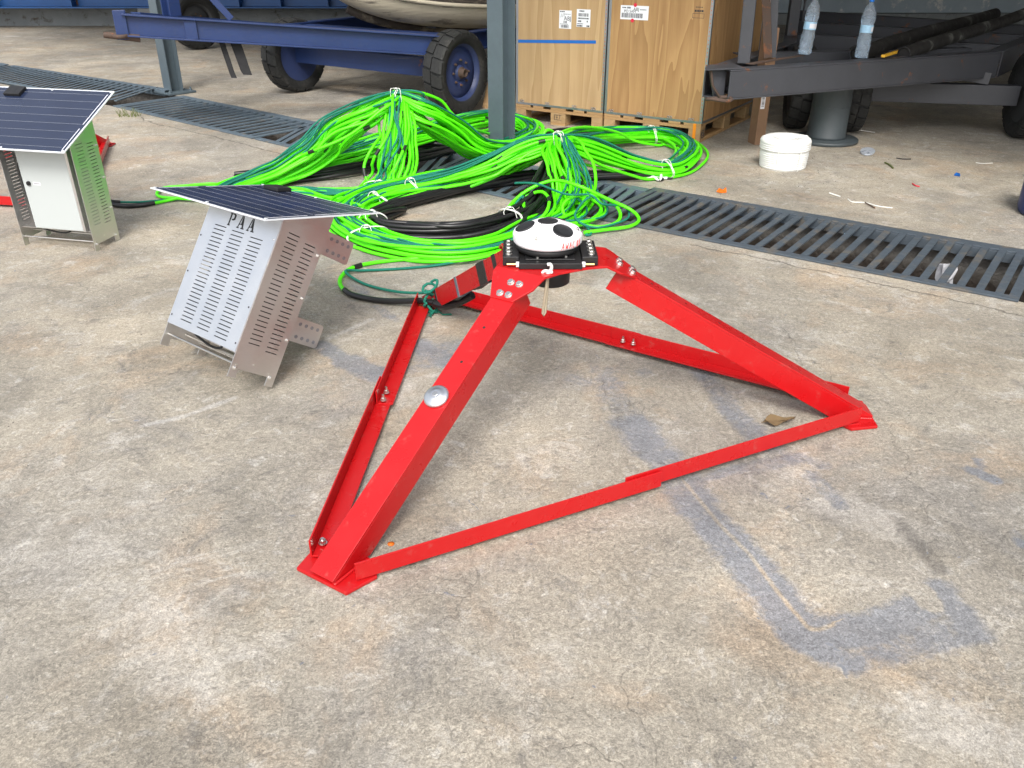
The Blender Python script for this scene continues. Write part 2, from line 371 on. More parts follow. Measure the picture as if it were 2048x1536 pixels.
    for l in SCR: sc = np.minimum(sc, seg_dist(X, Yv, [W2(*p) for p in l]))
    tl = seg_dist(X, Yv, [W2(*p) for p in TANL], True)
    ck = seg_dist(X, Yv, [W2(*p) for p in CRK[0]], True); c2 = seg_dist(X, Yv, [W2(*p) for p in CRK[1]], True)
    ck = np.where(np.abs(c2) < np.abs(ck), c2, ck)
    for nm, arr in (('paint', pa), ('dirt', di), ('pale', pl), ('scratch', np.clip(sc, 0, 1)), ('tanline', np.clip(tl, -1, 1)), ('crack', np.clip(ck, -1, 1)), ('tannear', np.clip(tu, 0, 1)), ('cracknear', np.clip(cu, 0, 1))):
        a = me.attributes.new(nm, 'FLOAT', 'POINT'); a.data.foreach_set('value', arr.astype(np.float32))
    o = bpy.data.objects.new('ground', me); COL.objects.link(o); tag(o, kind='structure')
    # --- material
    m, nt, b = newmat('weathered_concrete'); co = coord(nt)
    at = lambda n: (lambda a: (setattr(a, 'attribute_name', n), a.outputs['Fac'])[1])(nt.nodes.new('ShaderNodeAttribute'))
    c = ramp(nt, noise(nt, co, .8, 9, .6), [(.35, (.31, .288, .25)), (.5, (.37, .336, .276)), (.66, (.42, .37, .292))])
    c = mixc(nt, ramp(nt, noise(nt, co, 2.1, 9, .62, .6), [(.52, 0), (.68, .6)]), c, (.45, .335, .228))
    c = mixc(nt, ramp(nt, noise(nt, co, 1.5, 10, .68, 1.2), [(.54, 0), (.68, .6)]), c, (.27, .26, .245))
    c = mixc(nt, ramp(nt, noise(nt, co, 3.6, 12, .72, .8), [(.555, 0), (.67, .6)]), c, (.55, .525, .485))
    c = mixc(nt, ramp(nt, noise(nt, co, 13, 10, .7, .5), [(.56, 0), (.66, .55)]), c, (.56, .54, .50))
    c = mixc(nt, ramp(nt, noise(nt, co, 7, 11, .74, .7), [(.55, 0), (.66, .6)]), c, (.19, .18, .165))
    nA = noise(nt, co, 38, 9, .72, 1.1); worm = ramp(nt, mth(nt, 'ABSOLUTE', mth(nt, 'SUBTRACT', nA, .5)), [(0, 1), (.032, 0)])
    wm = ramp(nt, noise(nt, co, 3, 6, .6), [(.40, .15), (.62, 1)])
    c = mixc(nt, mth(nt, 'MULTIPLY', mth(nt, 'MULTIPLY', worm, wm), .5), c, (.15, .14, .125))
    pb = noise(nt, co, 8, 12, .74, .7)
    plm = ramp(nt, mth(nt, 'ADD', at('pale'), mth(nt, 'MULTIPLY', mth(nt, 'SUBTRACT', pb, .5), 2.4)), [(.42, 0), (1.1, .7)])
    c = mixc(nt, plm, c, (.52, .49, .44))
    # blue-grey overspray, dirt and painted cabinet shade, chalk scratches
    brk = noise(nt, co, 9, 12, .72, .6); brk2 = noise(nt, co, 55, 6, .7)
    pm = mth(nt, 'ADD', mth(nt, 'ADD', at('paint'), mth(nt, 'MULTIPLY', mth(nt, 'SUBTRACT', brk, .5), 1.5)), mth(nt, 'MULTIPLY', mth(nt, 'SUBTRACT', brk2, .5), .7))
    pmask = ramp(nt, pm, [(.42, 0), (.84, .76)])
    pcol = mixc(nt, noise(nt, co, 2.2, 6), (.195, .197, .205), (.215, .246, .298))
    tlm = ramp(nt, mth(nt, 'ABSOLUTE', mth(nt, 'ADD', at('tanline'), mth(nt, 'MULTIPLY', mth(nt, 'SUBTRACT', brk2, .5), .012))), [(.003, 0), (.009, 1)])
    tlm = mth(nt, 'MAXIMUM', tlm, ramp(nt, at('tannear'), [(.03, 0), (.04, 1)]))
    pmask = mth(nt, 'MULTIPLY', pmask, tlm)
    c = mixc(nt, pmask, c, pcol)
    dm = ramp(nt, mth(nt, 'ADD', at('dirt'), mth(nt, 'MULTIPLY', mth(nt, 'SUBTRACT', brk, .5), 2.2)), [(.45, 0), (1.0, .6)])  # this mask darkens for dirt and for the cabinet's painted shade
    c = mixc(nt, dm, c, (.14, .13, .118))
    sm = ramp(nt, mth(nt, 'ADD', at('scratch'), mth(nt, 'MULTIPLY', mth(nt, 'SUBTRACT', brk, .5), .04)), [(.0, .55), (.02, 0)])
    c = mixc(nt, sm, c, (.62, .61, .60))
    # cracks
    vn = nt.nodes.new('ShaderNodeTexVoronoi'); vn.feature = 'DISTANCE_TO_EDGE'; vn.inputs['Scale'].default_value = 1.35
    mp = nt.nodes.new('ShaderNodeVectorMath'); mp.operation = 'ADD'; nn = nt.nodes.new('ShaderNodeTexNoise'); nn.inputs['Scale'].default_value = 3.2; nn.inputs['Detail'].default_value = 8
    nt.links.new(co, nn.inputs['Vector']); sv = nt.nodes.new('ShaderNodeVectorMath'); sv.operation = 'SCALE'; sv.inputs[3].default_value = .55
    nt.links.new(nn.outputs['Color'], sv.inputs[0]); nt.links.new(co, mp.inputs[0]); nt.links.new(sv.outputs[0], mp.inputs[1]); nt.links.new(mp.outputs[0], vn.inputs['Vector'])
    hair = ramp(nt, vn.outputs['Distance'], [(.0, 1), (.0055, 0)])
    hm = ramp(nt, noise(nt, co, 1.1, 4), [(.46, 0), (.56, 1)])
    hair = mth(nt, 'MULTIPLY', hair, hm)
    big = ramp(nt, mth(nt, 'ABSOLUTE', mth(nt, 'ADD', at('crack'), mth(nt, 'MULTIPLY', mth(nt, 'SUBTRACT', noise(nt, co, 8, 9, .65), .5), .11))), [(.0, 1), (.010, 0)])
    big = mth(nt, 'MULTIPLY', big, ramp(nt, at('cracknear'), [(.10, 1), (.13, 0)]))
    ckm = mth(nt, 'MAXIMUM', mth(nt, 'MULTIPLY', hair, .5), big)
    c = mixc(nt, mth(nt, 'MULTIPLY', ckm, .8), c, (.085, .075, .065))
    # grain and grit
    c = mixc(nt, 1.0, c, ramp(nt, noise(nt, co, .55, 5, .6, .5), [(.34, .83), (.5, 1.0), (.66, 1.15)]), 'MULTIPLY')
    c = mixc(nt, 1.0, c, ramp(nt, noise(nt, co, 1.9, 8, .7, .9), [(.38, .82), (.52, 1.0), (.64, 1.13)]), 'MULTIPLY')
    g = noise(nt, co, 210, 6, .85); c = mixc(nt, 1.0, c, ramp(nt, g, [(.36, .66), (.5, 1.0), (.64, 1.30)]), 'MULTIPLY')
    g2 = noise(nt, co, 70, 8, .78, .3); c = mixc(nt, 1.0, c, ramp(nt, g2, [(.37, .76), (.5, 1.0), (.63, 1.19)]), 'MULTIPLY')
    for scl, lo, hi in ((95, .86, 1.14), (230, .80, 1.20)):
        vg = nt.nodes.new('ShaderNodeTexVoronoi'); vg.inputs['Scale'].default_value = scl; nt.links.new(mp.outputs[0], vg.inputs['Vector'])
        sg = nt.nodes.new('ShaderNodeSeparateColor'); nt.links.new(vg.outputs['Color'], sg.inputs[0])
        c = mixc(nt, 1.0, c, ramp(nt, sg.outputs[0], [(.0, lo), (.18, .97), (.82, 1.03), (1.0, hi)]), 'MULTIPLY')
    vp = nt.nodes.new('ShaderNodeTexVoronoi'); vp.inputs['Scale'].default_value = 34; nt.links.new(mp.outputs[0], vp.inputs['Vector'])
    pit = mth(nt, 'MULTIPLY', ramp(nt, vp.outputs['Distance'], [(.06, 1), (.14, 0)]), ramp(nt, noise(nt, co, 16, 3), [(.55, 0), (.6, 1)]))
    c = mixc(nt, mth(nt, 'MULTIPLY', pit, .6), c, (.12, .11, .10))
    vf = nt.nodes.new('ShaderNodeTexVoronoi'); vf.inputs['Scale'].default_value = 26; nt.links.new(mp.outputs[0], vf.inputs['Vector'])
    sx = nt.nodes.new('ShaderNodeSeparateColor'); nt.links.new(vf.outputs['Color'], sx.inputs[0])
    flake = mth(nt, 'MULTIPLY', ramp(nt, mth(nt, 'ADD', vf.outputs['Distance'], mth(nt, 'MULTIPLY', mth(nt, 'SUBTRACT', brk2, .5), .5)), [(.16, 1), (.26, 0)]), ramp(nt, sx.outputs[0], [(.80, 0), (.86, 1)]))
    c = mixc(nt, mth(nt, 'MULTIPLY', flake, .26), c, (.58, .55, .50))
    chip = mth(nt, 'MULTIPLY', ramp(nt, vf.outputs['Distance'], [(.12, 1), (.2, 0)]), ramp(nt, sx.outputs[1], [(.965, 0), (.97, 1)]))
    c = mixc(nt, mth(nt, 'MULTIPLY', chip, .6), c, (.12, .15, .21))
    nt.links.new(c, b.inputs['Base Color'])
    nt.links.new(ramp(nt, g2, [(.3, .62), (.7, .9)]), b.inputs['Roughness']); b.inputs['Specular IOR Level'].default_value = .35
    h = mth(nt, 'SUBTRACT', mth(nt, 'ADD', mth(nt, 'MULTIPLY', brk, 1.2), mth(nt, 'MULTIPLY', g2, .5)), mth(nt, 'ADD', mth(nt, 'MULTIPLY', ckm, .6), mth(nt, 'MULTIPLY', worm, .12)))
    n1 = bump(nt, h, .6, .010); n2 = bump(nt, g, .45, .0025, n1); nt.links.new(n2, b.inputs['Normal'])
    me.materials.append(m)
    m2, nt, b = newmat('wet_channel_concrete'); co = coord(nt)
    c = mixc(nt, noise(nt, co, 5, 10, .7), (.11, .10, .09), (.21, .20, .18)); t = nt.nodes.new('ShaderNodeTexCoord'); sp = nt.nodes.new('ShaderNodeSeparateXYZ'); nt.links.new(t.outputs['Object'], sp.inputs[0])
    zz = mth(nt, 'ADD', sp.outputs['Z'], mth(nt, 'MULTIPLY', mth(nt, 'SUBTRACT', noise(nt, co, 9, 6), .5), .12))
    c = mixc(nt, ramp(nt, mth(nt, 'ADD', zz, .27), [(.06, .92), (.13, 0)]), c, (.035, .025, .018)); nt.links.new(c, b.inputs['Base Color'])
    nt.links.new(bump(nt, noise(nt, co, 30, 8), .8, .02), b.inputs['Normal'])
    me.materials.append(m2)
make_ground()
mb = MB(); mb.bx(-30, 30, 16.8, 17.1, -.1, 7); tag(mb.build('wall', M_['wall']), 'patchy blue grey plastered wall closing off the back of the yard', 'wall')
mb = MB(); mb.bx(-30, -1.6, 16.35, 16.797, 0, .32)
mb.bx(-1.6, 30, 16.55, 16.797, 0, .18)
tag(mb.build('plinth', simple('plinth_concrete', (.24, .26, .27), .85, var=.3, scale=4, dirt=.2)), 'low grey concrete plinth along the foot of the back wall', 'plinth')
# roof of the open shed whose posts are in view
mb = MB()
for a, b_ in zip(range(len(KX)-1), range(1, len(KX))):
    pass
lead = [(-30, 28.6), (-9.5, 12.8+.7), (-3.79, 8.405+.7), (.45, 4.809+.7), (4.2, 2.17+.7), (30, -16)]
mb.prism([(x, y, 3.1) for x, y in lead]+[(30, 17.2, 3.1), (-30, 29, 3.1)], (0, 0, .12))
tag(mb.build('roof', simple('roof_sheet', (.35, .36, .37), .6)), 'sheet roof of the open shed carried by the blue grey posts', 'roof', kind='structure')
# ------------------------------------------------------------------ drain grates
def dline(s):    # point on near edge and direction for a running length
    pass
def make_grate(x0, x1, pitch, name_mat, label, lift=(0, 0), bw=.03, sk=0.0, th=.009, grp='steel grates over the drain channel'):
    a = V((x0, float(near(x0)), 0)); b_ = V((x1, float(near(x1)), 0)); d = (b_-a); L = d.length; d.normalize()
    nrm = V((-d.y, d.x, 0)); wd = DW*d.x
    o = empty('drain_grate', label, 'grate', a, math.atan2(d.y, d.x), grp)
    if lift[0] or lift[1]: o.rotation_euler = Euler((0, -math.atan2(lift[1]-lift[0], L), math.atan2(d.y, d.x))); o.location.z = lift[0]
    fr = MB(); t0, t1 = .006, L-.006; y0, y1 = -.02, wd+.02
    for (ya, yb) in ((y0, y0+.05), (y1-.075, y1)): fr.bx(t0, t1, ya, yb, .002, .012)
    for (xa, xb) in ((t0, t0+.045), (t1-.045, t1)): fr.prism([(xa+sk*(y0+.05-wd/2), y0+.05, .002), (xb+sk*(y0+.05-wd/2), y0+.05, .002), (xb+sk*(y1-.075-wd/2), y1-.075, .002), (xa+sk*(y1-.075-wd/2), y1-.075, .002)], (0, 0, .010))
    fr.bx(t0, t1, .005, .013, -.05, .0019); fr.bx(t0, t1, wd-.062, wd-.054, -.05, .0019)
    fr.build('frame', M_[name_mat], o, .0015)
    n = int((L-.1)/pitch)
    for i in range(n):
        x = .05+(L-.1)*(i+.5)/n; q = MB(); ya, yb = y0+.045, y1-.07; q.prism([(x-bw/2+sk*(ya-wd/2), ya, .0135-th), (x+bw/2+sk*(ya-wd/2), ya, .0135-th), (x+bw/2+sk*(yb-wd/2), yb, .0135-th), (x-bw/2+sk*(yb-wd/2), yb, .0135-th)], (0, 0, th))
        q.build('bar', M_[name_mat], o)
    return o
make_grate(-6.6, -3.92, .112, 'grate', 'grate at the top left, its raised end lying at the foot of the post', (.0, .035), .050, -.62, .003)
make_grate(-9.2, -6.7, .114, 'grate', 'farthest grate of the drain, cut by the left edge of the photo', (0, 0), .04)
make_grate(-3.76, -2.05, .110, 'grate', 'grate starting in front of the left post base, behind the solar panel corner', (0, 0), .034)
make_grate(-2.03, -.72, .108, 'grate', 'grate running under the left end of the green cable coils', (0, 0), .050, -.62, .003)
make_grate(-.70, .43, .085, 'grate', 'grate beside the middle post, half hidden under the cable coils', (0, 0), .038, -.25, .006)
make_grate(.46, 2.26, .0785, 'grate_dark', 'dark blue grate right of the cable coils with rubbish in the channel below', (0, 0), .035, 0.0)
make_grate(2.29, 4.1, .0785, 'grate_dark', 'nearest grate, cut by the right edge of the photo', (0, 0), .034)
# ------------------------------------------------------------------ posts
def make_post(p, label, az):
    o = empty('steel_post', label, 'post', (p.x, p.y, 0), az, 'steel posts of the shed')
    h = MB(); H = 3.09; w_ = .14
    h.bx(-w_/2, w_/2, -.07, -.06, .022, H); h.bx(-w_/2, w_/2, .06, .07, .022, H); h.bx(-.004, .004, -.0597, .0597, .022, H)
    h.build('column', M_['post'], o, .0015)
    bp = MB(); bp.bx(-.17, .17, -.15, .15, .004, .022); bp.build('base_plate', M_['post'], o, .002)
    for sx in (-1, 1):
        for sy in (-1, 1):
            q = MB(); q.hexb((sx*.125, sy*.115, .022), (0, 0, 1), .016, .014, .02); q.build('anchor_bolt', M_['post'], o)
    return o
az = math.atan2(KY[2]-KY[1], KX[2]-KX[1])
make_post(V((-3.47, 9.17, 0)), 'blue grey steel post standing behind the nose of the blue boat trailer', az)
make_post(V((-.075, 6.43, 0)), 'blue grey steel post rising out of the green cables beside the plywood crates', az)
# ------------------------------------------------------------------ red tripod frame
TRI_C = V((.1217, 2.5826, 0)); TRI_YAW = -2.15487
def rot_about(k):
    return Matrix.Rotation(2*math.pi*k/3, 4, 'Z')
LEG_N = V((.4855, 0, .8742)); LEG_D = V((.8742, 0, -.4855))   # outward normal of a leg's top face, direction down the leg
LT, LB = V((.215, 0, .5235)), V((1.090, 0, .0225))
def leg_top(r): t = (r-LT.x)/(LB.x-LT.x); return LT.lerp(LB, t)
CORNER = (1, -1, 1)
def make_tripod(label, M, grp=None):
    root = empty('tripod_frame', label, 'tripod frame', M=M, group=grp)
    for k in range(3):
        Rk = rot_about(k); s = CORNER[k]
        q = MB(); hw = .0395
        top = [LT+V((0, -hw, 0)), LT+V((0, hw, 0)), LB+V((0, hw, 0)), LB+V((0, -hw, 0))]
        q.prism([Rk @ p for p in top][::-1], Rk.to_3x3() @ (-LEG_N*.007))
        # hanging flange, cut level at the foot plate
        dep = .078; a0, a1 = LT-LEG_N*.0072, LB-LEG_N*.0072; c0 = LT-LEG_N*dep; c1 = LB-LEG_N*dep
        tt = (.0135-c0.z)/(c1.z-c0.z); cz = c0.lerp(c1, tt); az_ = V((a1.x, 0, .0135))
        poly = [a0, a1, az_, cz, c0]; y = s*hw
        q.prism([Rk @ (p+V((0, y, 0))) for p in poly], Rk.to_3x3() @ V((0, -s*.007, 0)))
        lg = q.build('leg', M_['red'], root, .0012)
        for r in ((.368, .481) if k == 0 else (.325, .439, .553)):
            h = MB(); p = leg_top(r); h.tube([Rk @ (p-LEG_N*.002), Rk @ (p+LEG_N*.0004)], .0042, 10, smooth=False); h.build('bolt_hole', M_['slot_dark'], lg)
        # foot plate
        f = MB(); pts = [(1.093, -.086), (1.093, .086), (1.002, .108), (.960, .06), (.960, -.06), (1.002, -.108)]
        f.prism([Rk @ V((x, y, 0.002)) for x, y in pts], (0, 0, .0105)); fp = f.build('foot_plate', M_['red'], root, .002)
        wd = MB()
        for i in range(14):
            r = .985+i*.0075; p = V((r, s*(hw+.003), .0135)); wd.tube([Rk @ (p+V((-.004, 0, .0))), Rk @ (p+V((.0, s*.003, .003))), Rk @ (p+V((.004, 0, 0)))], .0045, 6)
        wd.build('weld_bead', M_['red'], fp)
        # gusset beside the leg that carries the bars
        for sg in (-1, 1):
            g = MB(); g.prism([Rk @ V((x, sg*y, .0127)) for x, y in ((.955, .062), (1.03, .052), (1.035, .087), (.975, .098))], (0, 0, .007)); g.build('gusset', M_['red'], fp, .001)
    # bars: vertical flange outside, flat flange inside; two pieces lapped in the middle
    for k, (e0, e1) in enumerate(((-.868, .856), (-.86, .85), (-.85, .865))):
        Rk = rot_about(k+.5); nrm = Rk.to_3x3() @ V((1, 0, 0)); tan = Rk.to_3x3() @ V((0, 1, 0)); d = .594
        for half in range(2):
            q = MB(); off = .0058*half; ya, yb = (e0, .055) if half == 0 else (-.065, e1)
            zb = (.0165 if half == 0 else .0240) if k == 0 else (.0185 if half == 0 else .0165)
            dn = d-(.0085 if half == 1 else 0) if k == 0 else d-(.0085 if half == 0 else 0)
            def pt(n, t, z): return nrm*n+tan*t+V((0, 0, z))
            q.prism([pt(dn, ya, zb), pt(dn, yb, zb), pt(dn, yb, zb+.052), pt(dn, ya, zb+.052)], nrm*-.005)
            q.prism([pt(dn-.0052, ya+.03, zb+.0002), pt(dn-.0052, yb-.0, zb+.0002), pt(dn-.058, yb-.0, zb+.0002), pt(dn-.058, ya+.055, zb+.0002)], (0, 0, .005))
            q.build('base_bar', M_['red'], root, .001)
        if k:
            for t in (-.02, .025) if k == 1 else (.075, .02):
                h = MB(); h.hexb(pt(d-.032, t-.03, .031), (0, 0, 1), .0085, .009, .012); h.build('splice_bolt', M_['bolt'], root)
        h = MB(); h.hexb(pt(d-.022, e1-.045, .0275), (0, 0, 1), .0095, .010, .004); h.build('foot_bolt', M_['bolt'], root)
    # top plate with three bent tabs
    zt, th, ap, hw = .5485, .0075, .176, .088
    q = MB(); hexa = []
    for k in range(3):
        Rk = rot_about(k); hexa += [Rk @ V((ap, -hw, zt)), Rk @ V((ap, hw, zt))]
        nx = rot_about(k+.5)
        hexa += [nx @ V((.150, -.05, zt)), nx @ V((.150, .05, zt))]
    q.prism([p-V((0, 0, th)) for p in hexa], (0, 0, th))
    for k in range(3):
        Rk = rot_about(k); b0 = V((ap, 0, zt)); D = LEG_D
        pl = [b0+V((0, -hw, 0)), b0+V((0, hw, 0)), b0+D*.055+V((0, hw*.86, 0)), b0+D*.115+V((0, .036, 0)), b0+D*.115+V((0, -.042, 0)), b0+D*.02+V((0, -hw, 0))]
        if k == 1: pl = [V((p.x, -p.y, p.z)) for p in pl][::-1]
        q.prism([Rk @ p for p in pl], Rk.to_3x3() @ (-LEG_N*th))
    tp = q.build('top_plate', M_['red'], root, .0015)
    for k in range(3):
        Rk = rot_about(k)
        for u, y in ((.048, .0), (.048, .030), (.095, -.012), (.095, .018)):
            p = V((ap, 0, zt))+LEG_D*u+V((0, y-.005, 0)); h = MB(); h.hexb(Rk @ p, Rk.to_3x3() @ LEG_N, .0095, .008)
            h.build('plate_bolt', M_['bolt'], root)
    return root
tri = make_tripod('bright red steel tripod base with three sloping legs in the foreground', Matrix.Translation(TRI_C) @ Matrix.Rotation(TRI_YAW, 4, 'Z'), 'red tripod frames')
p1, p2 = P(212, 285), P(158, 418)
# second frame behind the grey cabinet: edge from leg B (far) to leg A (near), body to the left
ed = (V((p2.x, p2.y))-V((p1.x, p1.y))); yaw2 = math.atan2(ed.y, ed.x)
def tri_at(pB, pA):
    m = (pA+pB)/2; e = (pA-pB).normalized(); n = V((e.y, -e.x, 0))        # outward side to the right of the photo
    if n.x < 0: n = -n
    c = m-n*.541; a = math.atan2(pA.y-c.y, pA.x-c.x); return c, a
e = (p2-p1).normalized(); c2, a2 = tri_at(p1+e*.06, p1+e*.06+e*1.874)
t2 = copy_tree(tri); t2.matrix_world = Matrix.Translation(c2) @ Matrix.Rotation(a2, 4, 'Z')
t2['label'] = 'second red tripod frame mostly hidden behind the cabinet with the grey door'
# things on the foreground frame are modelled in its own axes
TM = Matrix.Translation(TRI_C) @ Matrix.Rotation(TRI_YAW, 4, 'Z')
ar = MB(); pa = leg_top(.594)
zq = LEG_N.to_track_quat('Z', 'Y').to_matrix().to_4x4()
ar.lathe([(.0, .0), (.036, .0), (.0375, .003), (.036, .008), (.030, .011), (.021, .013), (.019, .0155), (.012, .0165), (0, .0165)][1:], 36, Matrix.Translation(pa+LEG_N*.0006+V((0, -.004, 0))) @ zq)
an = ar.build('zinc_anode', M_['zinc'], tri)
h = MB(); h.hexb(pa+LEG_N*.0168+V((0, -.004, 0)), LEG_N, .0085, .002, washer=False); h.build('anode_bolt', M_['bolt'], an)
# straps of tape around the far leg
Rk = rot_about(2)
for r, wd, mt in ((.46, .075, 'black_tape'), (.345, .03, 'black_tape'), (.70, .02, 'grate'), (.93, .016, 'black_tape')):
    q = MB(); p = leg_top(r); u = LEG_D*(wd/2)
    loop = [(.0015, -.042), (.0015, .042), (-.081, .042), (-.081, .020), (-.055, -.042)]
    poly = [Rk @ (p-u+LEG_N*a+V((0, b, 0))) for a, b in loop]
    q.prism(poly, Rk.to_3x3() @ (u*2)); q.build('tape_wrap', M_[mt], tri)
q = MB(); pts = []
for i in range(16):
    r = .30+i*.047; p = leg_top(r)-LEG_N*(.055+.008*math.sin(i*1.3))+V((0, .0+.006*math.sin(i), 0)); pts.append(Rk @ p)
q.tube(pts, .017, 10); q.build('taped_cable', M_['cable_black'], tri)
# gimbal under the sensor: axes of the place (yaw 0)
GX, GY = .113, 2.57
gm = Matrix.Translation(V((GX, GY, 0)))
loc = (TM.inverted() @ gm)
def L_(mb):   # place axes -> frame axes
    mb.v = [loc @ p for p in mb.v]; return mb
q = MB(); q.bx(-.092, .132-.032, -.118, .09, .5495, .568); q.bx(-.092+.02, .08, -.118+.03, .06, .5685, .572)
gb = L_(q).build('gimbal_block', M_['black_plastic'], tri, .002)
for sx in (-1, 1):
    q = MB(); cx = .0045+sx*.121; q.bx(cx-.0245, cx+.0245, -.085, .075, .5495, .578); bb = L_(q).build('side_block', M_['black_plastic'], tri, .002)
    for i in range(4):
        q = MB(); q.hexb((cx+sx*.006, -.06+i*.034, .578), (0, 0, 1), .0085, .009, .003); L_(q).build('block_bolt', M_['bolt'], bb)
    q = MB(); q.tube([(cx-sx*.018, -.10, .559), (cx-sx*.018+sx*.03, -.10, .559)], .004, 8); L_(q).build('brass_pin', M_['brass'], gb)
    q = MB(); q.tube([(cx-sx*.0255, -.10, .559), (cx-sx*.016, -.10, .559)], .009, 6, smooth=False); L_(q).build('pin_nut', M_['white_plastic'], gb)
# acoustic sensor
sen = empty('acoustic_sensor', 'white domed sensor with black round faces and red handwriting on the tripod top', 'sensor', (GX-.002, GY, .572), 0)
q = MB(); q.lathe([(.072, 0), (.072, .003), (.094, .006), (.098, .010), (.098, .024), (.094, .026)], 48); q.build('base_ring', M_['black_plastic'], sen)
DOME = [(.098, .0262), (.104, .028), (.1075, .033), (.1085, .045), (.1085, .055), (.106, .061), (.101, .0655), (.085, .073), (.065, .081), (.048, .0885), (.040, .0912), (.036, .0918), (.018, .0918), (0, .0918)]
def dome_r(z): return float(np.interp(z, [p[1] for p in DOME[:7]], [p[0] for p in DOME[:7]]))
DENT = (R_(-102), .090)
q = MB(); nseg = 96
fine = []
for (r0, z0), (r1, z1) in zip(DOME[:-1], DOME[1:]):
    for t in (0, .34, .67): fine.append((r0+(r1-r0)*t, z0+(z1-z0)*t))
fine.append(DOME[-1]); q.lathe(fine, nseg)
for i, p in enumerate(q.v):       # moulded recesses that hold the screws
    for a in (R_(-114), R_(6), R_(126)):
        dd = math.hypot(p.x-.093*math.cos(a), p.y-.093*math.sin(a))
        if dd < .034 and p.z > .045:
            wgt = (math.cos(dd/.034*math.pi)+1)/2; q.v[i] = V((p.x*(1-.05*wgt), p.y*(1-.05*wgt), p.z-(p.z-.056)*wgt*.9))
dm = q.build('dome', M_['white_plastic'], sen)
for a in (R_(-114), R_(6), R_(126)):
    q = MB(); q.hexb((.0925*math.cos(a), .0925*math.sin(a), .0590), (0, 0, 1), .0055, .005, .003); q.build('dome_screw', M_['bolt'], dm)
for a in (R_(-52), R_(68), R_(188), None):
    if a is None: n, c = V((0, 0, 1)), V((0, 0, .0917))
    else: n = V((math.cos(a)*.37, math.sin(a)*.37, .93)).normalized(); c = V((math.cos(a)*.0715, math.sin(a)*.0715, .0790))
    mq = Matrix.Translation(c) @ n.to_track_quat('Z', 'Y').to_matrix().to_4x4()
    q = MB(); q.lathe([(.032, -.004), (.032, .0012), (.0305, .0022), (.0300, .0012), (.012, .0010), (0, .0010)], 40, mq); q.build('transducer_disc', M_['rubber_disc'], sen)
q = MB(); q.tube([(-.02, -.033, .0915), (-.02, -.033, .0935)], .002, 8); q.build('pressure_port', M_['bolt'], dm)
LET = {'A': [[(0, 0), (.5, 1.1), (.75, 0)], [(.15, .4), (.85, .45)]], 'W': [[(0, 1), (.15, 0), (.45, .7), (.6, 0), (1, 1.05)]], 'C': [[(.7, .9), (.35, 1), (.05, .55), (.2, .05), (.7, .1)]],
       '0': [[(.4, 1), (.05, .6), (.2, 0), (.55, .1), (.6, .75), (.4, 1)]], '1': [[(.1, .65), (.4, 1), (.3, -.05)]]}
q = MB(); ang = -69.0
for ch in 'AWAC 01':
    if ch == ' ': ang += 3; continue
    for st in LET[ch]:
        pts = []
        for (ax_, ay_), (bx_, by_) in zip(st[:-1], st[1:]):
            for t in (0, .33, .66, 1):
                x, y = ax_+(bx_-ax_)*t, ay_+(by_-ay_)*t; a = R_(ang+x*5.5); z = .0325+y*.0195; r = dome_r(z)+.0003
                pts.append((r*math.cos(a), r*math.sin(a), z))
        q.tube(pts, .0011, 5)
    ang += 7.1
q.build('handwriting', M_['redink'], dm)
q = MB(); q.lathe([(.056, -.112), (.062, -.107), (.062, -.033), (.05, -.032)], 36, Matrix.Translation((.012, .01, 0))); q.build('lower_housing', M_['black_plastic'], sen)
for a in (-112, -52): 
    q = MB(); q.tube([(.088*math.cos(R_(a)), .088*math.sin(R_(a)), -.001), (.088*math.cos(R_(a)), .088*math.sin(R_(a)), .007)], .0055, 10); q.build('ring_screw', M_['bolt'], sen)
# lanyard through the plate edge
q = MB(); kx = V((GX-.008, GY-.150, .5535)); pts = []
for i in range(26):
    t = i/25*math.pi*2.6; pts.append(kx+V((math.sin(t)*.013, -.006*math.cos(t*.7), .008+.018*math.cos(t*.5+.4)+.0045*math.sin(2*t))))
q.tube(pts, .0052, 8)
q2 = MB(); lp = [kx+V((.002, .004, .0)), kx+V((.0, -.004, -.03)), kx+V((-.006, -.002, -.085)), kx+V((-.011, .0, -.134)), kx+V((-.008, .003, -.142)), kx+V((-.003, .006, -.134)), kx+V((.001, .008, -.08)), kx+V((.003, .012, -.03)), kx+V((.004, .016, -.012))]
ly = empty('rope_lanyard', 'small tan rope loop knotted through the front edge of the tripod top', 'lanyard', kx, world=True)
q.build('knot', M_['rope_white'], ly); q2.tube(lp, .0042, 8); q2.build('hanging_loop', M_['rope_tan'], ly)
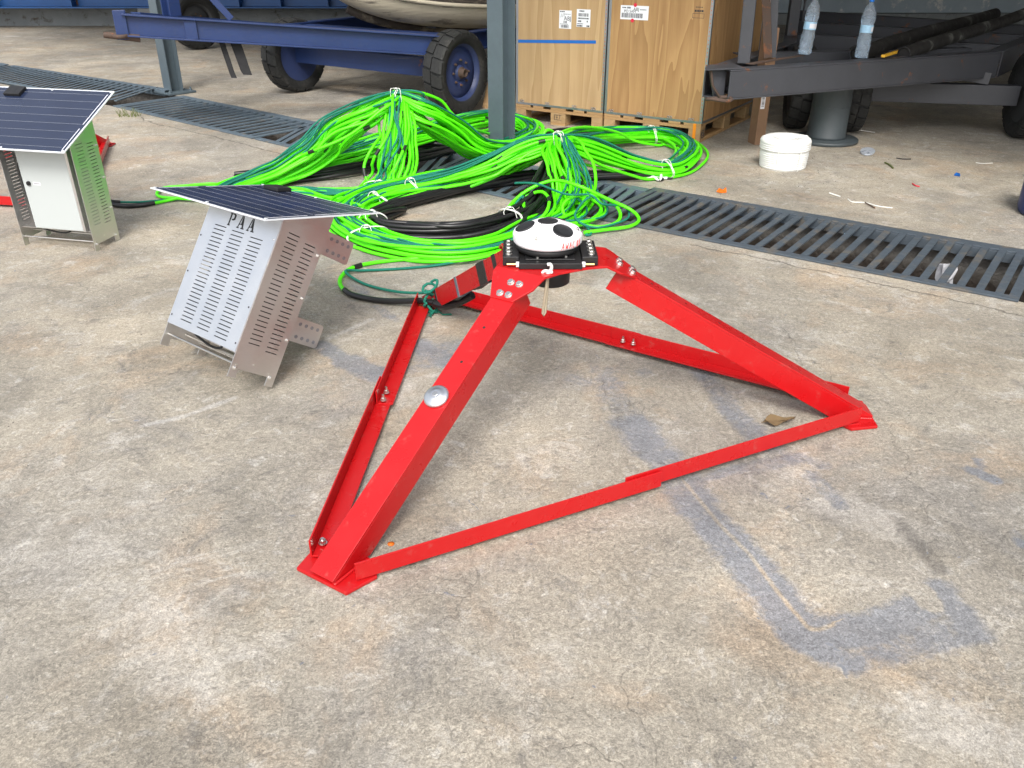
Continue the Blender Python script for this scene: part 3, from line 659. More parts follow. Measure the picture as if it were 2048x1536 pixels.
# ------------------------------------------------------------------ solar cabinets
CW, CD, CLF, CLB, CH1 = .429, .198, .577, .664, .087
def slotted(mb, plane, u0, u1, v0, v1, cols, sh, th, pitch, n, side):
    """sheet in the (u,v) plane with columns of open slots; cols = (ua, ub, vstart)"""
    def rect(a, b, c, d):
        if plane == 'xz': mb.bx(a, b, side, side+th, c, d)
        else: mb.bx(side, side+th, a, b, c, d)
    u = u0
    for ua, ub, vs in cols:
        rect(u, ua, v0, v1); z = v0
        for i in range(n):
            s0 = vs+i*pitch; rect(ua, ub, z, s0); z = s0+sh
        rect(ua, ub, z, v1); u = ub
    rect(u, u1, v0, v1)
def solar_cabinet(label, M, cover):
    root = empty('solar_cabinet', label, 'solar cabinet', M=M, group='solar powered metal cabinets')
    m = (CLB-CLF)/CD
    for x in (0, CW-.003):
        q = MB(); slotted(q, 'yz', 0, CD, .032, .56, [(.036, .086, .128), (.116, .166, .128-.012)], .0035, .003, .0168, 25, x)
        q.bx(x, x+.003, 0, .034, 0, .032); q.bx(x, x+.003, CD-.034, CD, 0, .032)
        q.prism([(x, 0, .56), (x, CD, .56), (x, CD, CLB-.004), (x, 0, CLF-.004)], (.003, 0, 0))
        s = q.build('side_panel', M_['stainless'], root)
        for (y, z) in ((.018, .034), (.175, .032), (.189, .50), (.189, .337), (.189, .178)):
            h = MB(); d = 1 if x else -1; h.hexb((x+(.003 if x else 0), y, z), (d, 0, 0), .0065 if z < .1 else .005, .004, .002); h.build('panel_screw', M_['bolt'], s)
    q = MB(); q.bx(.0035, CW-.0035, CD-.003, CD, .06, CLB-.03); q.build('back_panel', M_['stainless'], root)
    q = MB(); q.bx(.0035, CW-.0035, .02, CD-.0035, .096, .099); q.build('floor_tray', M_['stainless'], root)
    for y, z in ((.02, .046), (.165, .044), (.09, .06)):
        q = MB(); q.tube([(-.001, y, z), (CW+.001, y, z)], .0042, 8); q.build('tie_rod', M_['bolt'], root)
    if cover:
        q = MB(); slotted(q, 'xz', .001, CW-.001, CH1, CLF-.002, [(.072, .142, .115), (.179, .251, .112), (.290, .362, .108)], .0034, .0028, .01525, 25, -.0032)
        c = q.build('front_cover', M_['alu'], root)
        for x, z in ((.012, .43), (.012, .29), (.012, .12), (CW-.014, .49), (CW-.014, .245), (CW-.014, .115)):
            h = MB(); h.hexb((x, -.0032, z), (0, -1, 0), .0035, .0015, washer=False); h.build('cover_screw', M_['ink'] if z != .49 else M_['bolt'], c)
        # stencilled letters P A A with bridges
        q = MB(); y0 = -.0036
        def sl(pts, ox): q.prism([(ox+a*.043, y0, .4925+b*.0475) for a, b in pts], (0, .00035, 0))
        ox = .140
        sl([(0, 0), (.34, 0), (.34, .10), (0, .10)], ox); sl([(.08, .1), (.26, .1), (.26, .9), (.08, .9)], ox); sl([(0, .9), (.34, .9), (.34, 1), (0, 1)], ox)
        sl([(.40, 1), (.62, 1), (.84, .9), (.84, .55), (.62, .45), (.40, .45), (.40, .55), (.56, .58), (.62, .64), (.62, .82), (.56, .88), (.40, .9)], ox)
        for ox in (.197, .256):
            sl([(-.02, 0), (.30, 0), (.30, .09), (.20, .09), (.25, .28), (.40, .28), (.40, .38), (.28, .38), (.40, .78), (.40, 1), (.33, 1), (.08, .09), (-.02, .09)], ox)
            sl([(.45, 1), (.45, .38), (.46, .28), (.62, .28), (.66, .09), (.55, .09), (.55, 0), (.98, 0), (.98, .09), (.88, .09), (.58, 1)], ox)
        q.build('stencil_lettering', M_['slot_dark'], c)
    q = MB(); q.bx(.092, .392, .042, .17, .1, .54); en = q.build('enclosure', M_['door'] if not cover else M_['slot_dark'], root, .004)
    if not cover:
        q = MB(); q.bx(.090, .376, .012, .040, .1, .56); dr = q.build('door', M_['door'], root, .003)
        q = MB(); q.tube([(.125, .0118, .335), (.125, .004, .335)], .0115, 20); q.tube([(.125, .004, .335), (.125, .002, .335)], .006, 12); q.build('lock', M_['black_plastic'], dr)
        q = MB(); q.bx(.150, .192, .0112, .0117, .328, .343); q.build('tag_label', M_['paper'], dr)
        q = MB(); q.bx(.155, .187, .0107, .0111, .334, .337); q.build('label_print', M_['ink'], dr)
        q = MB(); q.bx(.381, .396, .004, .03, .1, .56); q.build('door_frame', M_['stainless'], root, .001)
        for z in (.17, .46):
            q = MB(); q.bx(.376, .3808, .010, .024, z, z+.06); q.build('hinge', M_['strip'], root, .001)
    q = MB(); pts = [(.06, .06, .50), (.055, .05, .40), (.06, .05, .25), (.075, .05, .14), (.10, .05, .088), (.15, .06, .07), (.20, .07, .062), (.235, .08, .07), (.24, .08, .10)]
    q.tube(smooth_pts(pts, 6), .0048, 8); q.build('power_cable', M_['cable_black'], root)
    # panel
    x0, x1, ya, yb = CW+.052-.712, CW+.052, -.108, CD+.152
    def pl(x, y, dz): return V((x, y, CLF+m*y+dz))
    nn = V((0, -m, 1)).normalized()
    q = MB(); q.prism([pl(x0, ya, 0), pl(x1, ya, 0), pl(x1, yb, 0), pl(x0, yb, 0)], nn*.0045); pf = q.build('panel_sheet', simple('panel_edge_white', (.62, .65, .68), .4) if 'pe' not in M_ else M_['pe'], root)
    M_['pe'] = pf.data.materials[0]
    q = MB(); e_ = .008; q.prism([pl(x0+e_, ya+e_, 0)+nn*.0047, pl(x1-e_, ya+e_, 0)+nn*.0047, pl(x1-e_, yb-e_, 0)+nn*.0047, pl(x0+e_, yb-e_, 0)+nn*.0047], nn*.0008); cl = q.build('solar_cells', M_['solar'], root)
    q = MB(); b = nn*.0057
    for i in range(8):
        y = ya+.035+i*(yb-ya-.07)/7; q.prism([pl(x0+.03, y, 0)+b, pl(x1-.035, y, 0)+b, pl(x1-.035, y+.0010, 0)+b, pl(x0+.03, y+.0010, 0)+b], nn*.0003)
    q.build('busbars', M_['busbar'], cl); q = MB()
    for y0_, y1_ in ((ya+.02, ya+.17), (ya+.20, yb-.03)):
        for xx in (x1-.024, x0+.02):
            q = MB(); q.prism([pl(xx, y0_, 0)+b, pl(xx+.004, y0_, 0)+b, pl(xx+.004, y1_, 0)+b, pl(xx, y1_, 0)+b], nn*.0003); q.build('edge_strip', M_['paper'], cl)
    for x in (x0+.012, (x0+x1)/2, x1-.014):
        for y in (ya+.012, yb-.012):
            h = MB(); h.tube([pl(x, y, 0)+nn*.0045, pl(x, y, 0)+nn*.0075], .006, 12); h.build('panel_rivet', M_['pe'], pf)
    q = MB(); xm = x0+.11; q.prism([pl(xm, yb-.075, 0)+nn*.006, pl(xm+.095, yb-.075, 0)+nn*.006, pl(xm+.095, yb-.012, 0)+nn*.006, pl(xm, yb-.012, 0)+nn*.006], nn*.016); q.build('junction_box', M_['black_plastic'], root, .003)
    # pole brackets on the back
    for z0, z1 in (((.172, .267), (.522, .614)) if cover else ()):
        q = MB(); q.prism([(.285, CD+.001, z0), (.285, .452, z0), (.285, .460, z0+.008), (.285, .460, z1-.008), (.285, .452, z1), (.285, CD+.001, z1)], (-.004, 0, 0)); br = q.build('pole_bracket', M_['stainless'], root)
        for r_, zz in ((0, z0+.022), (1, z1-.022)):
            for i in range(4):
                h = MB(); y = .345+i*.030; h.ring((.2862, y, zz), (1, 0, 0), .0062, .0011, 14, 5); h.tube([(.2851, y, zz), (.2856, y, zz)], .0055, 12, smooth=False); h.build('bracket_hole', M_['strip'], br)
        q = MB(); q.bx(.14, .2805, CD+.0005, CD+.006, z0, z1); q.build('bracket_flange', M_['stainless'], br)
    return root
def smooth_pts(pts, k=6, closed=False):
    p = [V(a) for a in pts]; n = len(p); out = []
    for i in range(n if closed else n-1):
        a, b, c, d = (p[(i-1) % n], p[i], p[(i+1) % n], p[(i+2) % n]) if closed else (p[max(i-1, 0)], p[i], p[i+1], p[min(i+2, n-1)])
        for j in range(k):
            t = j/k; out.append(.5*((2*b)+(c-a)*t+(2*a-5*b+4*c-d)*t*t+(3*b-a-3*c+d)*t**3))
    out.append(p[0].copy() if closed else p[-1]); return out
def cab_matrix(yaw, tilt, roll, px, py):
    Rm = (Matrix.Rotation(yaw, 3, 'Z') @ Matrix.Rotation(-tilt, 3, 'X') @ Matrix.Rotation(roll, 3, 'Y'))
    piv = V((0, CD, 0)); z = -min((Rm @ (V(c)-piv)).z for c in ((0, CD, 0), (CW, CD, 0), (0, 0, 0), (CW, 0, 0)))
    return Matrix.Translation(V((px, py, z))) @ Rm.to_4x4() @ Matrix.Translation(-piv)
solar_cabinet('tilted metal cabinet with slotted front lettered PAA under its solar panel', cab_matrix(-.705, .591, -.023, -1.192, 2.982), True)
solar_cabinet('upright metal cabinet with plain grey door and lock, left edge of the photo', cab_matrix(-.231, -.02, 0, -2.512, 4.501), False)
# ------------------------------------------------------------------ wheels (part of a trailer: wheel > tyre, hub)
def wheel(root, c, axis, R, rr, wd, rimmat, lugs=18, out=1, name='wheel'):
    """c centre, axis pointing to the outer face"""
    ax = V(axis).normalized(); M = Matrix.Translation(V(c)) @ ax.to_track_quat('Z', 'Y').to_matrix().to_4x4(); h = wd/2
    rim = MB(); rim.lathe([(rr*.99, -h*.75), (rr*.93, -h*.7), (rr*.90, -h*.1), (rr*.88, h*.35), (rr*.70, h*.33), (rr*.58, h*.45), (rr*.34, h*.47), (rr*.30, h*.38), (rr*.25, h*.38), (rr*.24, h*.55), (.0, h*.55)], 40, M)
    rim.lathe([(rr*.88, h*.355), (rr*.93, h*.62), (rr*1.0, h*.72)], 40, M, caps=False)
    rb = rim.build(name, rimmat, root, 0)
    t = MB(); prof = [(rr*.985, -h*.74), (rr*1.03, -h*.86), (R*.86, -h*.98), (R*.93, -h*.9), (R*.945, -h*.72), (R*.95, 0), (R*.945, h*.72), (R*.93, h*.9), (R*.86, h*.98), (rr*1.03, h*.86), (rr*.985, h*.74)]
    t.lathe(prof, 56, M, caps=False)
    for i in range(lugs):
        for s in (-1, 1):
            a = 2*math.pi*(i+(.25 if s > 0 else 0))/lugs; da = 2*math.pi/lugs*.40
            def q(r, aa, z): return M @ V((r*math.cos(aa), r*math.sin(aa), z))
            rows = [(s*h*.05, -.1), (s*h*.45, .12), (s*h*.80, .30), (s*h*.96, .32)]; rad = [1.0, .998, .985, .945]
            for (z0, s0), (z1, s1), r0, r1 in zip(rows[:-1], rows[1:], rad[:-1], rad[1:]):
                a00, a01 = a-da+s0*da*s, a+da+s0*da*s; a10, a11 = a-da+s1*da*s, a+da+s1*da*s
                R0, R1 = R*r0, R*r1
                vs = [q(R0, a00, z0), q(R0, a01, z0), q(R1, a11, z1), q(R1, a10, z1), q(R0*.92, a00, z0), q(R0*.92, a01, z0), q(R1*.92, a11, z1), q(R1*.92, a10, z1)]
                t.add(vs, [(0, 1, 2, 3), (0, 4, 5, 1), (1, 5, 6, 2), (2, 6, 7, 3), (3, 7, 4, 0)])
    t.build('tyre', M_['tyre'], rb)
    hb = MB(); hb.lathe([(rr*.2, h*.45), (rr*.2, h*.62), (rr*.15, h*.64), (rr*.15, h*1.0), (rr*.10, h*1.0), (rr*.09, h*.8), (0, h*.8)], 24, M); hb.build('hub', M_['rust'], rb)
    for i in range(8):
        a = 2*math.pi*i/8; b = MB(); p = M @ V((rr*.43*math.cos(a), rr*.43*math.sin(a), h*.465)); b.hexb(p, ax, rr*.045, .012, .01, washer=False); b.build('wheel_nut', M_['rust'], rb)
    return rb
# ------------------------------------------------------------------ blue boat trailer
N = V((-3.03, 7.21, .90)); CR = V((-.62, 7.98, .665)); CL = V((-2.25, 9.05, .665))
wR, wL = V((-.50, 8.04, .355)), V((-2.22, 9.26, .355)); axl = (wR-wL).normalized()
bt = empty('boat_trailer', 'blue steel boat trailer with fat black tyres under the weathered hull', 'boat trailer', (wR.x*.5+wL.x*.5, wR.y*.5+wL.y*.5, 0), world=True)
q = MB(); q.ibeam(N, CR, .165, .10, .012); q.beam(N+(CR-N)*.205+V((-.02, -.03, -.013)), N+(CR-N)*.205+V((-.02, -.03, -.152)), .012, .09, (1, .3, 0)); q.build('near_drawbar', M_['blue'], bt, .002)
q = MB(); q.ibeam(N+V((.06, .12, .0)), CL, .165, .10, .012); q.build('far_drawbar', M_['blue'], bt, .002)
q = MB(); ux = (CL-CR).normalized(); back = V((.54, .84, 0)).normalized()
for s in (CR, CL): q.ibeam(s, s+back*3.2+V((0, 0, -.02)), .16, .10, .012)
for f in (.3, 1.6, 3.0): q.ibeam(CR+back*f+V((0, 0, -.02)), CL+back*f+V((0, 0, -.02)), .13, .09, .01)
q.ibeam(CR+V((0, 0, .001)), CL+V((0, 0, .001)), .158, .095, .011)
q.build('rear_frame', M_['blue'], bt)
q = MB(); q.beam(wL+axl*.06+V((0, 0, .02)), wR-axl*.06+V((0, 0, .02)), .10, .16); q.prism([CR+V((-.1, -.05, -.17)), CR+V((-.42, -.18, -.165)), wR-axl*.16+V((0, 0, .09)), wR-axl*.13+V((0, 0, .10))], V((.006, .01, 0)))
q.prism([CL+V((.08, .05, -.17)), CL+V((.35, .1, -.17)), wL+axl*.2+V((0, 0, .1))], V((.006, .01, 0)))
q.build('axle', M_['blue'], bt, .003)
wheel(bt, wR, axl, .355, .245, .22, M_['rim']); wheel(bt, wL, -axl, .355, .245, .22, M_['rim'])
# nose: twin cheek plates and the rusted towing eye
dn = (CR-N).normalized(); sd2 = V((-dn.y, dn.x, 0))
q = MB()
for o_ in (.0, .065):
    a = N+dn*-.02+sd2*(o_-.02); q.beam(a+V((0, 0, .02)), a+V((0, 0, -.19)), .09, .012, up=sd2)
q.build('nose_plate', M_['blue'], bt, .002)
q = MB(); q.tube([N+dn*-.16+V((0, 0, -.165)), N+dn*.10+V((0, 0, -.175))], [.022, .03], 12); q.ring(N+dn*-.03+V((.0, -.02, -.165)), (0, 0, 1), .045, .016, 18, 8); q.build('towing_eye', M_['rust'], bt)
# winch post and brace
f = lambda t: N.lerp(CR, t)
q = MB(); a = f(.15); q.ibeam(a+V((0, .05, .9)), a+V((0, .05, .002)), .11, .10, .01, up=(.8, -.6, 0)); q.build('winch_post', M_['blue'], bt, .002)
q = MB(); q.beam(f(.155)+V((-.02, .05, .50)), f(.315)+V((.0, .05, .01)), .05, .05); q.build('brace', M_['blue'], bt, .002)
for i, (t, l, wd) in enumerate(((.265, .24, .045), (.30, .21, .085))):
    q = MB(); p = f(t)+V((0, .05, -.17)); L = l+.04; e = p+V((.05, 0, -L)); dx = (dn*wd)
    q.prism([p, p+dx, e+dx*.95+V((.0, 0, .04)), e+dx*.9+V((.015, 0, 0)), e+dx*.25+V((0, 0, .0)), e+dx*.05+V((0, 0, .03))], (0, .006, 0)); q.build('hanging_strap', M_['strapblk'], bt)
# spare tyre far behind
st = empty('trailer_tyre', 'old black tyre standing under the bright blue girder behind the trailer nose', 'tyre', (-4.42, 12.9, 0), world=True)
wheel(st, V((-4.42, 12.9, .36)), (.75, -.66, 0), .36, .24, .2, M_['rimg'], name='rim')
# ------------------------------------------------------------------ boat hull
def hull():
    bow = V((-1.92, 8.62, 0)); ax = V((.93, .37, 0)).normalized(); sdv = V((-ax.y, ax.x, 0)); nS, nT = 44, 40
    root = empty('boat_hull', 'weathered white wooden boat hull resting on the blue trailer', 'boat', bow+ax*1.8, world=True)
    def sec(s, t):   # s along, t from sheer(-1) to sheer(+1)
        hb = 1.05*(1-math.exp(-(s+.02)*1.05)); kz = .57+.62*math.exp(-s*2.0)+.02*s
        a = abs(t); zt = 1.75
        y = hb*(1-(1-a)**2.6)**(.62); z = kz+(zt-kz)*(a**2.3)*.92+a*.05
        return bow+ax*s+sdv*(-y if t < 0 else y)+V((0, 0, z))
    g = [[sec(4.2*(i/(nS-1))**1.35, -1+2*j/(nT-1)) for j in range(nT)] for i in range(nS)]
    q = MB(); vs = [p for r in g for p in r]
    q.add(vs, [(i*nT+j, i*nT+j+1, (i+1)*nT+j+1, (i+1)*nT+j) for i in range(nS-1) for j in range(nT-1)], True)
    q.add(g[-1], [tuple(range(nT))])
    h = q.build('hull_shell', M_['hull'], root)
    for t, r, mt in ((-.50, .022, 'hull'), (-.66, .02, 'hull_dark')):
        q = MB(); q.tube([sec(4.2*(i/39)**1.35, t)+V((0, -.004, 0)) for i in range(2, 40)], r, 8); q.build('rubbing_strake', M_[mt], h)
    q = MB(); a, b = -.52, -.66; pts = []
    for i in range(14, 44):
        for t in (a, b): pts.append(sec(4.2*(i/43)**1.35, t)+V((-.0, -.012, -.004)))
    q.add(pts, [(2*i, 2*i+1, 2*i+3, 2*i+2) for i in range(len(pts)//2-1)], True); q.build('dark_strake', M_['hull_dark'], h)
    q = MB(); q.tube([sec(s_, 0)+V((0, 0, -.03)) for s_ in [i*.1 for i in range(4, 42)]], .045, 8); q.build('keel', M_['hull_dark'], root)
hull()
# wooden bunk beams carrying the hull
q = MB(); a = CR.lerp(CL, .25)+back*.75; q.beam(a+V((-.15, -.1, .02)), a+back*1.5+V((0, 0, .02)), .12, .07); q.build('bunk_beam', M_['grey_steel'], bt, .004)
# ------------------------------------------------------------------ bright blue girder in front of the wall
gr = empty('steel_girder', 'long bright blue riveted girder on the plinth along the back wall', 'girder', (-6, 15.9, 0), world=True)
q = MB(); y = 15.9; z0, z1 = .33, 1.62
q.bx(-14, -1.3, y-.008, y+.008, z0+.02, z1); q.bx(-14, -1.3, y-.2, y+.2, z0, z0+.0199); q.bx(-14, -1.3, y-.2, y+.2, z1+.0005, z1+.02); q.build('web', M_['girder'], gr, .002)
q = MB(); q.bx(-7.3, -1.31, y-.14, y-.0085, .93, .95); q.build('shelf_flange', M_['girder'], gr)
for x in [-10.2, -9.0, -8.75, -7.42, -4.6, -3.9, -3.1, -2.2]:
    q = MB(); q.bx(x-.008, x+.008, y-.19, y-.0085, z0+.0205, z1-.001); s = q.build('stiffener', M_['girder'], gr)
q = MB(); q.bx(-9.0, -8.74, y-.205, y-.19, z0+.03, z1); q.build('splice_plate', M_['girder'], gr, .002)
for i in range(4):
    for j in (0, 1):
        q = MB(); q.hexb((-8.93+j*.12, y-.2055, .5+i*.25), (0, -1, 0), .022, .015); q.build('rivet', M_['girder'], gr)
q = MB(); q.bx(-7.46, -7.38, y-.012, y-.0082, z0+.03, z1); q.build('rust_joint', M_['rust'], gr)
for x in (-12, -6, -2):
    q = MB(); q.bx(x-.3, x+.3, y-.25, y+.25, .0, .3295); q.build('footing_block', simple('footing', (.2, .21, .22), .9, var=.3, scale=5) if 'ft' not in M_ else M_['ft'], gr)
# ------------------------------------------------------------------ pallets and crates
cA = V((1.468, 6.785, 0)); cB = V((.036, 7.70, 0)); fd = (cA-cB).normalized(); bk = V((-fd.y, fd.x, 0)); WF = (cA-cB).length/2
CAZ = math.atan2(fd.y, fd.x)
def make_pallet(o, label):
    root = empty('wooden_pallet', label, 'pallet', o, CAZ, 'pallets under the plywood crates'); W, D = WF-.012, 1.2
    for i in range(5):
        q = MB(); w_ = (.145, .10, .145, .10, .145)[i]; x = [0, .172, (W-.145)/2, W-.272, W-.145][i]
        q.bx(x, x+w_, 0, D, .122, .144); q.build('deck_board', M_['pallet'], root, .002)
    for j in range(3):
        y = (0, (D-.145)/2, D-.145)[j]
        q = MB(); q.bx(0, W, y, y+(.1 if j != 1 else .145), .100, .1215); q.build('stringer_board', M_['pallet'], root, .002)
        for i in range(3):
            x = (0, (W-.145)/2, W-.1)[i]; q = MB(); q.bx(x+.001, x+(.145 if i == 1 else .1)-.001, y+.001, y+(.099 if j != 1 else .144), .0225, .0995); b = q.build('block', M_['pallet_end'], root, .002)
    for i in range(3):
        x = (0, (W-.145)/2, W-.1)[i]; q = MB(); q.bx(x, x+(.145 if i == 1 else .1), 0, D, .0, .022); q.build('bottom_board', M_['pallet'], root, .002)
    return root
pA = make_pallet(cB, 'left pine pallet, under the pale crate behind the post'); pB = make_pallet(cB+fd*(WF+.006), 'right pine pallet with orange sprayed corner under the brown crate')
q = MB(); q.bx(WF-.075, WF-.05, -.0018, -.0003, .022, .142); q.build('orange_mark', M_['epal'], pB)
for (pp, xm) in ((pA, (WF-.012)/2), (pB, (WF-.012)/2)):
    q = MB(); 
    for a, b, c, d in ((-.035, .035, .085, .088), (-.035, .035, .045, .048), (-.035, -.032, .048, .085), (-.01, -.007, .048, .085), (.018, .021, .055, .085), (-.02, .0, .065, .068)): q.bx(xm+a, xm+b, -.0016, -.0004, c, d)
    q.build('burnt_mark', M_['ink'], pp)
q = MB(); q.ring((WF-.0105, .05, .06), (1, 0, 0), .03, .0022, 24, 5); q.ring((WF-.0105, .05, .06), (1, 0, 0), .014, .002, 16, 5); q.build('burnt_mark', M_['ink'], pB)
def text(s, size, M, mat, parent, name, depth=.0004):
    cu = bpy.data.curves.new('t', 'FONT'); cu.body = s; cu.size = size; cu.extrude = depth; cu.align_x = 'CENTER'; cu.align_y = 'CENTER'
    o = bpy.data.objects.new('t', cu); COL.objects.link(o); dg = bpy.context.evaluated_depsgraph_get(); me = bpy.data.meshes.new_from_object(o.evaluated_get(dg))
    bpy.data.objects.remove(o); me.transform(M); me.materials.clear(); me.materials.append(mat); r = bpy.data.objects.new(name, me); COL.objects.link(r); r.parent = parent; return r
def make_crate(o, mat, label, labels):
    root = empty('plywood_crate', label, 'crate', o+V((0, 0, .1442)), CAZ, 'plywood crates on pallets'); W, D, H = WF-.008, 1.2, 1.02
    for nm, a in (('front_panel', (.004, W-.004, 0, .006, .006, H-.006)), ('back_panel', (.004, W-.004, D-.006, D, .006, H-.006)), ('side_panel', (0, .006, .0062, D-.0062, .006, H-.006)), ('side_panel', (W-.006, W, .0062, D-.0062, .006, H-.006)), ('lid', (.004, W-.004, .004, D-.004, H-.0058, H))):
        q = MB(); q.bx(*a); pn = q.build(nm, mat, root)
        if nm == 'front_panel': fp = pn
    # steel edge strips with punched tabs
    for (x, y) in ((0, 0), (W, 0), (0, D), (W, D)):
        q = MB(); sx = 1 if x == 0 else -1; sy = 1 if y == 0 else -1
        q.bx(x-sx*.0012, x+sx*.020, y-sy*.0014, y-sy*.0002, .002, H-.002); q.bx(x-sx*.0014, x-sx*.0002, y, y+sy*.020, .002, H-.002)
        s = q.build('corner_strip', M_['strip'], root)
        q = MB()
        for i in range(34): q.bx(x+sx*.008, x+sx*.013, y-sy*.0022, y-sy*.0015, .02+i*.029, .028+i*.029)
        q.build('punched_tab', M_['orange'] if x else M_['strip'], s)
    for z in (0, H):
        q = MB(); sz = 1 if z == 0 else -1
        for y, sy in ((0, 1), (D, -1)): q.bx(.021, W-.021, y-sy*.0014, y-sy*.0002, z-sz*.001, z+sz*.016)
        for x, sx in ((0, 1), (W, -1)): q.bx(x-sx*.0014, x-sx*.0002, .021, D-.021, z-sz*.001, z+sz*.016)
        q.build('edge_strip', M_['strip'], root)
        for x in (.06, W*.37, W*.68, W-.09) :
            q = MB(); zz = z+sz*.026
            q.ring((x-.010, -.0025, zz), (0, 1, 0), .009, .0025, 12, 5); q.ring((x+.012, -.0025, zz), (0, 1, 0), .009, .0025, 12, 5); q.build('clip', M_['strip'], root)
    return root, fp, W, H
XR = Matrix.Rotation(math.pi/2, 4, 'X')
kA, fA, W_, H_ = make_crate(cB, M_['ply_pale'], 'pale plywood crate with a blue strap and two white shipping labels', None)
kB, fB, _, _ = make_crate(cB+fd*(WF+.006), M_['ply'], 'brown plywood crate with one white label between two red stickers', None)
def lab(parent, x0, x1, z0, z1, tilt=0):
    q = MB(); q.bx(x0, x1, -.0014, -.0003, z0, z1); return q.build('shipping_label', M_['paper'], parent)
def bars(parent, x0, x1, z0, z1, seed):
    rr = random.Random(seed); q = MB(); x = x0
    while x < x1: w_ = rr.choice((.0022, .0035, .005)); q.bx(x, min(x+w_, x1), -.0022, -.0015, z0, z1); x += w_+rr.choice((.002, .003, .0045))
    q.build('barcode', M_['ink'], parent)
def lines(parent, rows):
    q = MB()
    for x0, x1, z, h in rows:
        x = x0; rr = random.Random(int(x0*1000+z*7000))
        while x < x1: w_ = rr.uniform(.004, .012); q.bx(x, min(x+w_, x1), -.0021, -.0014, z, z+h); x += w_+.003
    q.build('small_print', M_['ink'], parent)
# measured on the front face: px -> local x,z
def FX(px, py):
    s, c = math.sin(PITCH), math.cos(PITCH); x, u = (px-1024)/F_PX, -(py-768)/F_PX
    d = V((x, c+u*s, -s+u*c)); o_ = V((0, 0, CAM_H)); t = (cB-o_).dot(bk)/d.dot(bk); p = o_+d*t-cB; return p.dot(fd), p.z-.1442
(a0, b1), (a1, b0) = FX(1119, 20), FX(1142.5, 58); L1 = lab(fA, a0, a1, b0, b1); w1 = a1-a0; h1_ = b1-b0
text('ABJ', w1*.40, Matrix.Translation(((a0+a1)/2+w1*.18, -.0016, b0+h1_*.55)) @ XR, M_['ink'], L1, 'print_code')
bars(L1, a0+w1*.15, a1-w1*.2, b0+h1_*.05, b0+h1_*.2, 3); bars(L1, a0+w1*.36, a0+w1*.64, b0+h1_*.3, b0+h1_*.43, 4); lines(L1, [(a0+w1*.06, a0+w1*.46, b1-h1_*.1, .008), (a0+w1*.4, a1-w1*.08, b1-h1_*.22, .004), (a0+w1*.08, a1-w1*.25, b0+h1_*.235, .004)])
q = MB(); q.tube([(a0+w1*.12, -.002, b0+h1_*.60), (a0+w1*.22, -.002, b0+h1_*.82), (a0+w1*.25, -.002, b0+h1_*.62), (a0+w1*.38, -.002, b0+h1_*.84), (a0+w1*.42, -.002, b0+h1_*.62)], .0012, 5); q.build('pen_mark', M_['ink'], L1)
(a0, b1), (a1, b0) = FX(1154, 18), FX(1180, 55); L2 = lab(fA, a0, a1, b0, b1); w1 = a1-a0; h1_ = b1-b0
bars(L2, a0+w1*.14, a1-w1*.14, b0+h1_*.6, b0+h1_*.78, 5); lines(L2, [(a0+w1*.2, a0+w1*.55, b1-h1_*.14, .010), (a0+w1*.1, a1-w1*.1, b0+h1_*.45, .010), (a0+w1*.1, a0+w1*.35, b0+h1_*.28, .012), (a0+w1*.75, a0+w1*.85, b0+h1_*.28, .012), (a0+w1*.05, a0+w1*.5, b0+h1_*.16, .006), (a0+w1*.03, a0+w1*.45, b0+h1_*.02, .012), (a1-w1*.25, a1-w1*.03, b0+h1_*.02, .012)])
(a0, b1), (a1, b0) = FX(1242, 10), FX(1296, 41); L3 = lab(fB, a0-WF-.006, a1-WF-.006, b0, b1); a0 -= WF+.006; a1 -= WF+.006; w1 = a1-a0; h1_ = b1-b0
bars(L3, a0+w1*.05, a1-w1*.2, b0+h1_*.13, b0+h1_*.46, 6)
text('ABJ', w1*.14, Matrix.Translation((a0+w1*.56, -.0016, b0+h1_*.74)) @ XR, M_['ink'], L3, 'print_code')
text('PO 5AM', w1*.12, Matrix.Translation((a0+w1*.34, -.0016, b0+h1_*.58)) @ XR, M_['ink'], L3, 'print_code')
lines(L3, [(a0+w1*.06, a0+w1*.2, b0+h1_*.8, .008), (a0+w1*.24, a0+w1*.36, b0+h1_*.78, .012), (a0+w1*.7, a0+w1*.92, b0+h1_*.7, .006)])
for px, py in ((1271, 10), (1265, 41)):
    x, z = FX(px, py); x -= WF+.006; q = MB(); q.tube([(x, -.0023, z), (x, -.0029, z)], .014, 20, smooth=False); q.build('red_sticker', M_['redsticker'], fB)
(a0, zz), (a1, z2) = FX(1020, 81), FX(1192, 84); q = MB(); q.prism([(.02, -.001, zz+.012), (.02, -.001, zz-.012), (a1, -.001, z2-.012), (a1, -.001, z2+.012)], (0, -.0012, 0)); sb = q.build('blue_strap', M_['bluestrap'], fA)
for i, (px, py, n) in enumerate(((1392, 19, 5), (1400, 24, 6))):
    pass
x, z = FX(1400, 24); x -= WF+.006; lines(fB, [(x-.04, x+.03, z, .014), (x-.035, x+.02, z+.03, .005)])
q = MB()
for a, b, c, d in ((-.055, .035, -.012, -.010), (-.055, .035, -.042, -.040), (-.055, -.053, -.04, -.012), (.033, .035, -.04, -.012)): q.bx(x+a, x+b, -.0018, -.0004, z+c, z+d)
q.build('stencil_box', M_['ink'], fB)
